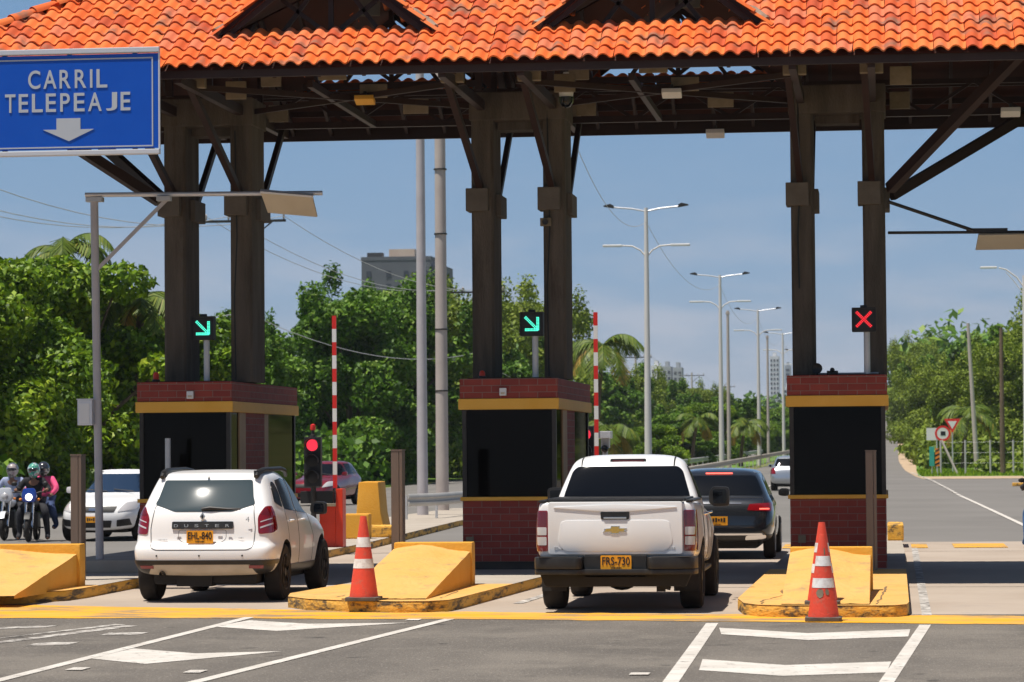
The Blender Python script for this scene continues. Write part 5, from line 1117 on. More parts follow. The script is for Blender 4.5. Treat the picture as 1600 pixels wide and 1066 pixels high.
b = MB(); b.box(-.3, .3, 0, .8, 0, .24); o = b.build('kerb_block', 'yellow_curb', None, bevel=.04); o.location = (-10.15, 61.0, KH); tag(o, 'lowest yellow stained concrete block at the foot of the tall yellow barrier', 'concrete block')
def guardrail(name, pts, label, mat='grey_rail', z=.72, posts=True, off=0, cat='guardrail', pm='galvanised', step=4):
    t = empty(name, (pts[0][0], pts[0][1], hgt(*pts[0])), 0, label, cat); o = Vector(t.location); P = []
    for a, b_ in zip(pts, pts[1:]):
        n = max(1, int((Vector(b_) - Vector(a)).length / step))
        for i in range(n): P.append((a[0] + (b_[0] - a[0]) * i / n, a[1] + (b_[1] - a[1]) * i / n))
    P.append(pts[-1]); W = [(0, -.16), (.05, -.11), (.05, -.06), (0, -.02), (0, .02), (.05, .06), (.05, .11), (0, .16)]; vs = []; fs = []
    for i, (x, y) in enumerate(P):
        a = P[max(0, i - 1)]; c = P[min(len(P) - 1, i + 1)]; d = Vector((c[0] - a[0], c[1] - a[1])).normalized(); nrm = Vector((d.y, -d.x))
        for q, h in W: vs.append(Vector((x + nrm.x * q, y + nrm.y * q, hgt(x, y) + z + h)) - o)
    k = len(W)
    for i in range(len(P) - 1):
        for j in range(k - 1): fs.append((i * k + j, (i + 1) * k + j, (i + 1) * k + j + 1, i * k + j + 1))
    MB()._f(vs, fs).build('rail', mat, t, smooth=50)
    if posts:
        for i, (x, y) in enumerate(P[:60]):
            MB().box(x - .06 - o.x, x + .04 - o.x - .05, y - .05 - o.y, y + .05 - o.y, hgt(x, y) - o.z, hgt(x, y) + z + .12 - o.z).build('rail_post', pm, t)
    return t
guardrail('guardrail', [(-12.05, 77), (-11.5, 78.5), (-11.2, 84), (-11.4, 100)], 'short grey steel guardrail beside the tall masts left of the middle booth', z=.62, step=3)
guardrail('median_rail', [(-9.5, 118), (-9.4, 170), (-9.4, 330)], 'long pale median rail running away beside the highway, behind the dark suv', 'median_concrete', .75, step=6)
guardrail('median_rail', [(-12.4, 110), (-12.6, 170), (-12.6, 330)], 'long grey rail along the opposite carriageway behind the lamp posts', 'grey_rail', .75, step=6)
# ------------------------------------------------------------------ masts, street lamps, poles, wires
def mast(x, y, r0, r1, h, mat, label, bands=()):
    t = empty('mast', (x, y, 0), 0, label, 'mast', 'two tall masts behind the canopy'); MB().tube([(0, 0, 0), (0, 0, h)], [r0, r1], 18).build('shaft', mat, t, smooth=40); MB().lathe([(r0 * 1.7, 0), (r0 * 1.7, .05), (r0 * 1.05, .06), (r0 * 1.03, .3)], 18).build('foot', mat, t, smooth=30)
    for z in bands: MB().lathe([(r0 + .006, z), (r0 + .006, z + .04)], 18).build('band', 'steel_dark', t)
mast(-12.5, 82.5, .15, .11, 13, 'pole_paint', 'smoother grey steel mast, left of the pair between the left and middle booths')
mast(-12.9, 89, .19, .15, 13.5, 'concrete_pole', 'thicker banded concrete mast, right of the pair between the left and middle booths', (3.6, 5.4, 8.2, 10.1))
def lamp_post(h=12.3):
    t = empty('street_lamp', (0, 0, 0)); MB().tube([(0, 0, 0), (0, 0, 9.9), (0, 0, h)], [.17, .10, .08], 12).build('pole', 'pole_white', t, smooth=40)
    for s in (1, -1):
        a = MB(); a.tube([(0, 0, h - .15), (s * .6, 0, h - .03), (s * 1.45, 0, h + .05)], .035, 8); arm = a.build('upper_arm', 'sign_bar', t, smooth=50)
        b = MB(); b.prism([(s * 1.4, h + .0), (s * 1.85, h + .08), (s * 1.85, h + .13), (s * 1.55, h + .2), (s * 1.4, h + .12)][::s], -.1, .1, 'y'); b.build('lamp_head', 'steel_dark', arm, bevel=.015)
        a = MB(); a.tube([(0, 0, h - 2.15), (s * .25, 0, h - 1.85), (s * .6, 0, h - 1.66), (s * 1.15, 0, h - 1.62)], .035, 8); arm = a.build('lower_arm', 'pole_white', t, smooth=50)
        b = MB(); b.box(min(s * 1.05, s * 1.9), max(s * 1.05, s * 1.9), -.15, .15, h - 1.68, h - 1.58); b.build('lamp_head', 'white_plain', arm, bevel=.03)
    return t
lp = lamp_post(); LAMPS = [(-10.25, 133), (-10.1, 190), (-9.95, 243), (-9.9, 300), (-9.9, 362)]
for i, (x, y) in enumerate(LAMPS):
    o = lp if i == 0 else copy_tree(lp); o.location = (x, y, hgt(x, y)); tag(o, ['nearest and tallest twin-arm street lamp, above the white pickup', 'second twin-arm street lamp in the receding line', 'third twin-arm street lamp in the receding line', 'fourth twin-arm street lamp, small, beside the rightmost booth', 'farthest twin-arm street lamp of the receding line'][i], 'street lamp', 'twin-arm street lamps along the median')
for x, y, h, lb in ((-10.15, 200, 10.5, 'plain grey post beside the second street lamp'), (-10.1, 266, 11, 'plain grey post beside the third street lamp')):
    b = MB(); b.tube([(0, 0, 0), (0, 0, h)], [.14, .09], 10); b.box(-.13, .13, -.1, .1, h - .25, h - .1); o = b.build('plain_post', 'concrete_pole', None, smooth=40); o.location = (x, y, hgt(x, y)); tag(o, lb, 'post', 'plain posts in the median')
def wire(name, pts, sag, r, label, parent=None, n=14, mat='galvanised', cat='cable'):
    b = MB()
    for a, c in zip(pts, pts[1:]):
        P = [(a[0] + (c[0] - a[0]) * i / n, a[1] + (c[1] - a[1]) * i / n, a[2] + (c[2] - a[2]) * i / n - sag * 4 * (i / n) * (1 - i / n)) for i in range(n + 1)]; b.tube(P, r * .55, 4)
    o = b.build(name, mat, parent)
    if not parent: tag(o, label, cat)
    return o
wire('lamp_cable', [(-9.5, 92, 11.9)] + [(x, y, hgt(x, y) + 11.7) for x, y in LAMPS], 1.3, .022, 'thin cable sagging from lamp post to lamp post down the median')
def utility_pole(x, y, h, label, arm=1.6, zarm=.4, lean=0, mat='concrete_pole'):
    z = hgt(x, y); t = empty('utility_pole', (x, y, z), 0, label, 'utility pole', 'utility poles')
    MB().tube([(0, 0, 0), (lean, 0, h)], [.17, .10], 10).build('shaft', mat, t, smooth=40)
    if arm:
        a = MB(); a.beam((lean - arm, 0, h - zarm), (lean + arm, 0, h - zarm), .1, .1); a.beam((lean + .05, 0, h - 1.3), (lean + arm * .7, 0, h - zarm), .05); cr_ = a.build('crossarm', 'steel_dark', t)
        for q in (-.95, -.4, .5, .95): MB().lathe([(.03, 0), (.05, .08), (.03, .12), (.05, .2), (.01, .25)], 8, (lean + arm * q, 0, h - zarm + .05)).build('insulator', 'concrete_pole', cr_)
    return t
UP = [(-31.0, 92, 11.2), (-25.9, 123, 11.7), (-23.0, 172, 11.0), (-24.5, 236, 10.5), (-25.9, 320, 11), (-26.3, 420, 11), (-27, 520, 11)]
for i, (x, y, h) in enumerate(UP):
    utility_pole(x, y, h, ['utility pole out past the left trees, carrying the first wires', 'utility pole hidden behind the leftmost columns, its crossarm between them', 'utility pole beside the middle columns with crossarm towards the dark tower', 'utility pole behind the middle columns', 'utility pole beside the palm, left of the nearest street lamp', 'small far utility pole right of the nearest street lamp', 'farthest small utility pole near the second street lamp'][i], 1.7)
for k, (dx, dz) in enumerate(((-1.6, -.2), (-.7, -.2), (1.6, -.2))):
    wire('power_line', [(-44, 60, 12.4 + .5 * k)] + [(x + dx, y, hgt(x, y) + h + dz) for x, y, h in UP], 1.1, .028, ['power line on the outer end of the crossarms above the left trees', 'power line next to the poles above the left trees', 'power line on the road side of the crossarms'][k])
wire('power_line', [(-31, 92, 8.0), (-25.9, 123, 7.6), (-23, 172, 7.4), (-24.5, 236, 7.2)], 1.0, .03, 'lower communication cable strung below the power lines')
# right side poles
utility_pole(6.6, 178, 8.4, 'bare wooden utility pole standing upright in the grass on the right', 0, mat='bark')
utility_pole(5.55, 192, 9.2, 'pale utility pole leaning left, behind the yield sign', 0, lean=-.45)
t = empty('street_lamp', (7.85, 176, hgt(7.85, 176)), 0, 'single-arm street lamp at the right edge of the picture', 'street lamp')
MB().tube([(0, 0, 0), (0, 0, 11.3)], [.16, .09], 12).build('pole', 'pole_white', t, smooth=40); a = MB(); a.tube([(0, 0, 10.6), (-.4, 0, 11.2), (-1.0, 0, 11.65), (-1.4, 0, 11.75)], .04, 8); a.tube([(0, 0, 10.2), (-.5, 0, 10.9), (-1.0, 0, 11.5)], .025, 6); am = a.build('arm', 'pole_white', t, smooth=50); MB().box(-2.45, -1.5, -.16, .16, 11.72, 11.84).build('lamp_head', 'white_plain', am, bevel=.04)
# signs
def zs(x, y): return hgt(x, y)
t = empty('yield_sign', (3.85, 182, zs(3.85, 182)), 0, 'red and white triangular yield sign at the roadside', 'road sign')
MB().tube([(0, 0, 0), (0, 0, 2.9)], .04, 8).build('post', 'galvanised', t); b = MB(); b.prism(round_poly([(-.48, 3.25), (.48, 3.25), (0, 2.42)], .06), -.05, -.04, 'y'); p = b.build('plate', 'stripe_red', t); b = MB(); b.prism(round_poly([(-.27, 3.11), (.27, 3.11), (0, 2.65)], .03), -.056, -.051, 'y'); b.build('white_field', 'white_plain', p)
t = empty('round_sign', (3.3, 182.6, zs(3.3, 182)), 0, 'white board with a red-ringed round sign, left of the yield sign', 'road sign')
MB().tube([(-.35, 0, 0), (-.35, 0, 2.3)], .04, 8).build('post', 'galvanised', t); MB().box(-.95, .1, -.03, -.01, 2.0, 2.72).build('board', 'white_plain', t)
b = MB(); b.lathe([(.46, -.05), (.46, -.04), (.34, -.04), (.34, -.05), (.46, -.05)], 28, (.0, 0, 2.4), 'y', capped=False); b.build('red_ring', 'stripe_red', t); MB().lathe([(.34, -.045), (.001, -.045)], 28, (.0, 0, 2.4), 'y', capped=False).build('white_disc', 'white_plain', t); MB().box(-.12, .16, -.056, -.05, 2.28, 2.52).build('pictogram', 'matt_black', t)
t = empty('delineator', (2.55, 176, zs(2.5, 176)), 0, 'small teal board on a low post at the grass edge', 'road sign'); MB().tube([(0, 0, 0), (0, 0, 1)], .03, 8).build('post', 'galvanised', t); MB().box(-.14, .14, -.05, -.03, .55, 1.65).build('board', 'teal', t)
t = empty('delineator', (2.85, 175, zs(2.5, 175)), 0, 'orange and black striped marker board on a low post', 'road sign'); MB().tube([(0, 0, 0), (0, 0, .8)], .03, 8).build('post', 'galvanised', t); MB().box(-.12, .12, -.05, -.03, .55, 1.55).build('board', 'orange_plain', t)
b = MB()
for k in range(4): b.prism([(-.12, .58 + .25 * k), (.12, .70 + .25 * k), (.12, .80 + .25 * k), (-.12, .68 + .25 * k)], -.056, -.051, 'y')
b.build('stripes', 'matt_black', t)
fp = [(3.1, 178.5, 0), (4.5, 178.5, 0), (5.9, 178, 0), (7.2, 178, 0), (8.6, 178, 0)]
t = empty('wire_fence', (3.1, 178.5, zs(4, 178)), 0, 'low fence of pale posts and wires in the grass on the right', 'fence')
for x, y, q in fp: MB().tube([(x - 3.1, y - 178.5, 0), (x - 3.1, y - 178.5, 2.0)], .055, 8).build('fence_post', 'pole_paint', t, smooth=40)
MB().tube([(.05, 0, 2.0), (.95, -.3, .0)], .07, 8).build('brace_post', 'concrete_pole', t, smooth=40)
for z in (.7, 1.3, 1.9): wire('fence_wire', [(x - 3.1, y - 178.5, z) for x, y, q in fp], .03, .008, '', t, 3)
b = MB(); b.box(0, 4, -.3, .15, 0, .18); o = b.build('kerb_block', 'yellow_curb', None, bevel=.03); o.location = (5.6, 140, .06); tag(o, 'yellow kerb end at the right edge beside the grass', 'kerb')
b = MB(); b.ball((0, 0, .22), .24, .2, .24, 8); o = b.build('oil_drum' if 0 else 'rubbish_sack', 'orange_plain', None, smooth=60); o.location = (-7.9, 236, hgt(-7.9, 236)); tag(o, 'small orange sack beside the far median rail', 'sack')
# ------------------------------------------------------------------ foliage
def leaves(blobs, n, size, seed, droop=0., inner=.62, aspect=.6):
    g = np.random.default_rng(seed); B = np.array([b[:3] for b in blobs]); RR = np.array([b[3:6] for b in blobs]); wgt = (RR[:, 0] * RR[:, 1]) ** 1.0; wgt /= wgt.sum()
    k = g.choice(len(B), n, p=wgt); d = g.normal(size=(n, 3)); d /= np.linalg.norm(d, axis=1)[:, None]
    rad = inner + (1.06 - inner) * g.random(n) ** .55; lump = 1 + .18 * np.sin(d[:, 0] * 7 + k) * np.cos(d[:, 2] * 6 + k * 2) ; c = B[k] + d * RR[k] * (rad * lump)[:, None]
    nrm = d * .55 + g.normal(size=(n, 3)) * .6 + np.array([0, 0, .35]); nrm /= np.linalg.norm(nrm, axis=1)[:, None]
    a = np.cross(nrm, g.normal(size=(n, 3))); a /= np.linalg.norm(a, axis=1)[:, None]; b = np.cross(nrm, a); s = size * (.6 + .8 * g.random(n))
    a *= s[:, None]; b *= (s * aspect)[:, None]; q = np.stack([c - a, c - b * .9, c + a - nrm * s[:, None] * .2, c + b * .9], 1).reshape(-1, 3)
    q[:, 2] -= 0; tone = np.clip(g.normal(.45, .2, n) + (g.random(len(B)) * .35 - .17)[k], 0, 1)
    return q, np.arange(4 * n).reshape(-1, 4), tone
def tree_template(seed, h, r, base, n, size, leafm, nb=30, wispy=0, trunk=.22):
    g = random.Random(seed); bl = []
    for i in range(nb):
        u = g.random() * 2 * math.pi; zz = g.uniform(base, h); f = (zz - base) / (h - base); rr = r * math.sqrt(max(.05, 1 - (abs(f - .42) / .62) ** 2.2)) * math.sqrt(g.random()) * .86
        s = r * g.uniform(.20, .38) * (1 - .3 * f); bl.append((rr * math.cos(u), rr * math.sin(u), min(zz, h - s * .7), s, s, s * g.uniform(.55, .8)))
    bl.append((0, 0, h - .8, r * .4, r * .4, .8))
    t = empty('tree'); q, f, tn = leaves(bl, n, size, seed)
    link('crown', fast_mesh('crown', q, f, tn), leafm, t)
    b = MB(); b.tube([(0, 0, -.1), (.08, .05, base * .7 + .3), (0, .1, (base + h) / 2), (.1, 0, h * .8)], [trunk, trunk * .8, trunk * .5, trunk * .15], 10)
    for k in range(7):
        c = bl[k * 3]; z0 = base * .6 + (h - base) * .12 * g.random() + .3; b.tube([(0, 0, z0), (c[0] * .45, c[1] * .45, z0 + (c[2] - z0) * .6), (c[0], c[1], c[2])], [trunk * .45, trunk * .3, trunk * .1], 6)
    b.build('trunk', 'bark', t, smooth=50)
    if wispy:
        W = [(g.uniform(-r, r) * .9, g.uniform(-r, r) * .9, h * g.uniform(.8, 1.08), r * .12, r * .12, r * .2) for _ in range(wispy)]
        q, f, tn = leaves(W, n // 10, size * .9, seed + 9, inner=.1); link('loose_sprays', fast_mesh('loose_sprays', q, f, tn), leafm, t)
    return t
T_A = tree_template(11, 8.6, 4.6, .7, 48000, .12, 'leaf_bright', 46)
T_B = tree_template(23, 9.5, 4.4, 1.2, 40000, .14, 'leaf_mid', 40, 14)
T_C = tree_template(37, 7.0, 3.6, .6, 32000, .115, 'leaf_bright', 36)
T_D = tree_template(41, 8.0, 4.2, .5, 28000, .18, 'leaf_mid', 36, 10)
T_E = tree_template(53, 8.8, 5.0, .3, 52000, .12, 'leaf_olive', 56, 22)
TPL = dict(A=T_A, B=T_B, C=T_C, D=T_D, E=T_E); used = set()
def plant(k, x, y, s, rz, label, group, sz=None):
    o = TPL[k] if k not in used else copy_tree(TPL[k]); used.add(k); o.location = (x, y, hgt(x, y)); o.rotation_euler = (0, 0, rz); o.scale = (s, s, sz or s); tag(o, label, 'tree', group); return o
ORD = ['first', 'second', 'third', 'fourth', 'fifth', 'sixth', 'seventh', 'eighth', 'ninth', 'tenth', 'eleventh', 'twelfth', 'thirteenth', 'fourteenth', 'fifteenth', 'sixteenth', 'seventeenth', 'eighteenth', 'nineteenth', 'twentieth', 'twenty-first', 'twenty-second', 'twenty-third', 'twenty-fourth']
frow = [('A', -29.5, 88, 1.02), ('A', -27.8, 93, .92), ('C', -26.9, 99, 1.18), ('A', -27.5, 105, .88), ('C', -26.6, 112, 1.0), ('C', -27.2, 119, .82), ('D', -28, 126, .72), ('B', -28.6, 137, .72),
        ('B', -27.7, 158, 1.0), ('D', -28.2, 165, .95), ('B', -27.6, 170, 1.12), ('E', -27.2, 182, 1.2), ('D', -27.0, 193, 1.18), ('D', -27.6, 206, 1.0), ('E', -27.2, 222, 1.38), ('B', -27.4, 240, 1.15), ('D', -27.6, 262, .85), ('D', -25.8, 285, 1.0), ('E', -25.2, 310, .95), ('D', -25, 335, .95), ('D', -24.8, 360, .92), ('E', -24.6, 390, .95), ('D', -24.5, 420, .95), ('D', -24.4, 455, .9)]
for i, (k, x, y, s) in enumerate(frow): plant(k, x, y, s, i * 1.7, ['bright leafy', 'bushy', 'dense green'][i % 3] + ' tree in the roadside row on the left, %s from the near end' % ORD[i], 'roadside trees along the opposite carriageway')
brow = [('D', -35, 84, 1.05), ('B', -35, 98, .95), ('D', -35, 113, .85), ('B', -36, 130, .68), ('D', -36, 150, .95), ('B', -35.5, 174, .68), ('D', -35, 200, 1.1), ('E', -35, 228, 1.1), ('D', -35, 262, 1.0), ('D', -35, 300, 1), ('D', -34, 345, 1)]
for i, (k, x, y, s) in enumerate(brow): plant(k, x, y, s, i * 2.3 + 1, 'tree in the hidden second row behind the left roadside trees, %s from the near end' % ORD[i], 'second row of trees on the left')
rrow = [('E', 6.4, 228, .80), ('E', 9.8, 216, .98), ('E', 14, 222, 1.25), ('E', 5.2, 250, .85), ('D', 9.2, 246, 1.2), ('E', 5.0, 282, .85), ('D', 6.2, 315, 1.0), ('E', 4.2, 350, 1.1), ('E', 4.8, 395, 1.15), ('D', 5.2, 450, 1.2), ('E', 5.6, 520, 1.4)]
for i, (k, x, y, s) in enumerate(rrow): plant(k, x, y, s, i * 1.3 + .5, 'wide feathery tree in the wood right of the side road, %s from the grass verge' % ORD[i], 'trees right of the side road')
for i, (x, y, s) in enumerate([(-3.2, 330, .55), (-3.6, 380, .62), (-4.2, 440, .7)]): plant('D', x, y, s, i, 'small tree between the highway and the side road, %s along' % ORD[i], 'small trees between the two roads')
# undergrowth and far woods
def clump_mass(name, boxes, n, size, leafm, seed, kind='stuff'):
    g = random.Random(seed); bl = []
    for (x0, x1, y0, y1, h, cnt, r) in boxes:
        for _ in range(cnt):
            x, y = g.uniform(x0, x1), g.uniform(y0, y1); hh = h * g.uniform(.55, 1); bl.append((x, y, hgt(x, y) + hh * .45, r * g.uniform(.7, 1.2), r * g.uniform(.7, 1.2), hh * .6))
    q, f, tn = leaves(bl, n, size, seed, inner=.75); o = link(name, fast_mesh(name, q, f, tn), leafm); o['kind'] = kind; return o
clump_mass('undergrowth', [(-31, -26.2, 84, 135, 2.6, 40, 1.8), (-32, -26.5, 135, 260, 3.2, 50, 2.4), (-30, -25.5, 260, 460, 3, 40, 3)], 60000, .24, 'leaf_mid', 5)
clump_mass('undergrowth', [(3.2, 14, 205, 225, 2.4, 26, 1.6), (3.0, 9, 225, 520, 3.4, 60, 2.2), (5, 12, 184, 192, 1.1, 10, .8)], 46000, .26, 'leaf_olive', 6)
clump_mass('far_wood', [(-70, -26, 470, 560, 9, 60, 7), (-120, -12, 700, 800, 12, 90, 10), (8, 60, 420, 520, 15, 50, 9), (-9, 3, 640, 700, 5, 12, 4), (-320, -110, 500, 640, 12, 60, 14)], 90000, .8, 'leaf_mid', 8)
g_ = np.random.default_rng(4); n_ = 9000; px_ = g_.uniform(1.9, 12, n_); py_ = g_.uniform(172.5, 200, n_); hh_ = g_.uniform(.06, .22, n_); an_ = g_.uniform(0, 3.14, n_); bz = np.array([hgt(a, b) + .02 for a, b in zip(px_, py_)])
q_ = np.stack([np.stack([px_ - .03 * np.cos(an_), py_ - .03 * np.sin(an_), bz], 1), np.stack([px_ + .03 * np.cos(an_), py_ + .03 * np.sin(an_), bz], 1), np.stack([px_ + .05 * np.sin(an_), py_, bz + hh_], 1)], 1).reshape(-1, 3)
o = link('grass_blades', fast_mesh('grass_blades', q_, np.arange(3 * n_).reshape(-1, 3), g_.random(n_), 3), 'leaf_bright'); o['kind'] = 'stuff'
def palm(x, y, h, r, seed, label, dry=.15, nfr=18, lean=.4, sc_=1):
    g = random.Random(seed); t = empty('palm_tree', (x, y, hgt(x, y)), 0, label, 'palm tree', 'palm trees')
    b = MB(); P = [(lean * (i / 6) ** 2, 0, h * i / 6) for i in range(7)]; b.tube(P, [.2 * sc_, .16 * sc_, .14 * sc_, .13 * sc_, .12 * sc_, .12 * sc_, .13 * sc_], 10); b.build('trunk', 'bark', t, smooth=50)
    for k in range(nfr):
        V, F, T = [], [], []; az_ = k * 2.4 + g.uniform(-.2, .2); el = g.uniform(-.25, 1.15); L_ = r * g.uniform(.85, 1.1); isd = el < .05 and g.random() < .6 + dry; d = Vector((math.cos(az_), math.sin(az_), 0)); side = Vector((-d.y, d.x, 0)); pts = []
        p = Vector((lean, 0, h)); e = el
        for i in range(13): pts.append(p.copy()); p = p + (d * math.cos(e) + Vector((0, 0, math.sin(e)))) * (L_ / 12); e -= .14 + .05 * (el > .5)
        for i in range(12):
            for j in range(3):
                q = pts[i].lerp(pts[i + 1], j / 3); ll = r * .26 * math.sin(math.pi * min(1, (i + j / 3 + 1.5) / 14)) + .05; fw = (pts[i + 1] - pts[i]).normalized()
                for s in (1, -1):
                    tip = q + side * s * ll * .75 + fw * ll * .5 + Vector((0, 0, -ll * g.uniform(.3, .75))); wv = fw * .05 * sc_; m = len(V); V += [q - wv, q + wv, tip + wv * .3, tip - wv * .3]; F.append((m, m + 1, m + 2, m + 3)); T.append(min(1, max(0, g.gauss(.4, .2))))
        fr_ = link('frond', fast_mesh('frond', V, F, T), 'leaf_dry' if isd else 'leaf_palm', t); s_ = MB(); s_.tube(pts, [.035 * sc_ * (1 - i / 14) for i in range(13)], 4); s_.build('midrib', 'bark' if isd else 'leaf_palm', fr_)
palm(-27.9, 101, 8.7, 2.3, 3, 'coconut palm rising behind the left trees', .1, 16); palm(-25.2, 101, 7.0, 2.2, 9, 'palm with fronds showing between the left trees and the leftmost columns', .3, 14)
palm(-15.6, 166, 7.3, 3.0, 5, 'tall palm right of the second striped boom', .3, 20); palm(-14.3, 155, 2.6, 2.3, 12, 'low palm with dry orange fronds beneath the tall palm', 1.0, 16, .3); palm(-10.9, 232, 3.2, 2.2, 21, 'short palm between the second and third street lamps', .5, 16)
palm(5.0, 204, 3.6, 2.6, 31, 'palm with yellowing fronds against the wood on the right', .5, 14); palm(-13.5, 215, 3.4, 2.0, 33, 'small palm behind the nearest street lamp', .4, 14)
for i, (x, y, s) in enumerate([(-14.6, 196, .45), (-14.8, 220, .62), (-14.2, 246, .72), (-14.5, 280, .8), (-14.3, 318, .8), (-13.6, 355, .8), (-13.4, 400, .85)]): plant('D' if i % 2 else 'A', x, y, s, i * 2, 'round green tree beside the opposite carriageway, %s beyond the palms' % ORD[i], 'round trees between palms and lamps', s * .8)
# ------------------------------------------------------------------ buildings and hills
t = empty('tower_block', (-112, 700, 2.6), 0, 'dark grey tower block with beige rooftop room behind the left trees', 'building')
MB().box(-8, 8.2, 0, 14, 0, 43.5).build('wall', 'bldg_dark', t); MB().box(8.202, 11.5, 1.2, 13, 0, 42).build('side_wing', 'bldg_dark', t); MB().box(-2, 4, 3, 10, 43.5, 46.2).build('rooftop_room', 'bldg_beige', t); MB().box(-8.1, 8.3, -.1, 14.1, 43.5, 44.3).build('parapet', 'bldg_dark', t); MB().box(-7, -3.5, 2, 5, 44.3, 45.4).build('rooftop_tank', 'steel_dark', t)
for fl in range(7):
    z = 41 - fl * 3
    for x in (-6.8, -2.2, 1.9, 6.2): MB().box(x, x + 1.1, -.12, -.02, z - 1.5, z).build('window', 'bldg_window', t)
    for x in (8.6, 10.1): MB().box(x, x + .9, 1.06, 1.18, z - 1.6, z).build('window', 'bldg_window', t)
def far_block(x, y, w_, d_, h, mat, label, nf, nc):
    t = empty('apartment_block', (x, y, 0), 0, label, 'building', 'distant apartment towers'); MB().box(-w_ / 2, w_ / 2, 0, d_, 0, h).build('wall', mat, t); MB().box(-w_ * .2, w_ * .2, 2, d_ - 2, h, h + 2.5).build('lift_room', mat, t)
    for c in range(nc):
        xx = -w_ / 2 + w_ * (c + .5) / nc; b = MB()
        for f in range(nf): z = h - 2.4 - f * 3; b.box(xx - w_ / nc * .28, xx + w_ / nc * .28, -.15, -.02, z - 1.2, z + .3)
        b.build('window_column', 'bldg_window', t)
far_block(-111.5, 1500, 4.6, 12, 43, 'bldg_white', 'pale distant tower, left of the three right of the nearest street lamp', 12, 2); far_block(-106.2, 1500, 4.4, 12, 42.5, 'bldg_grey', 'grey distant tower, middle of the three right of the nearest street lamp', 12, 2); far_block(-100.9, 1500, 4.4, 12, 42, 'bldg_grey', 'grey distant tower, right one of the three right of the nearest street lamp', 12, 2)
far_block(-71.5, 2000, 6.0, 12, 62, 'bldg_white', 'tall white distant tower between the street lamps and the rightmost booth', 18, 3); far_block(-64.5, 2050, 4.0, 12, 57, 'bldg_grey', 'narrow grey distant tower against the rightmost booth', 16, 1); far_block(-60, 1900, 5.0, 10, 40, 'bldg_white', 'lower white distant block behind the rightmost booth edge', 8, 2)
vs_, fs_ = [], []; hx = list(range(-2600, 2601, 50)); hr = random.Random(2)
for j, (yy, hs) in enumerate(((1300, 0), (1700, .55), (2200, 1), (2900, .7), (3600, 0))):
    for x in hx: vs_.append((x, yy, -3 + hs * (26 + 14 * math.sin(x * .0031 + j) + 9 * math.sin(x * .011 + 2 * j) + hr.uniform(-1.5, 1.5)) * (.42 if x < -40 else .5)))
m_ = len(hx); fs_ = [(j * m_ + i, j * m_ + i + 1, (j + 1) * m_ + i + 1, (j + 1) * m_ + i) for j in range(4) for i in range(m_ - 1)]
noisy('hill_green', (.03, .055, .025), (.06, .09, .04), .02, .95, 10, .35, .65, .5, .15)
link('hills', fast_mesh('hills', vs_, fs_), 'hill_green', None, 60)['kind'] = 'structure'
hz_ = pbr('air', (1, 1, 1)); t_ = hz_.node_tree; t_.nodes.clear(); o_ = N(t_, 'ShaderNodeOutputMaterial'); pv = N(t_, 'ShaderNodeVolumePrincipled'); pv.inputs['Color'].default_value = (.80, .87, 1, 1); pv.inputs['Density'].default_value = .00010; t_.links.new(pv.outputs[0], o_.inputs['Volume'])
link('haze', MB().box(-2700, 2700, -60, 3700, -5, 90).mesh('haze'), 'air')['kind'] = 'stuff'
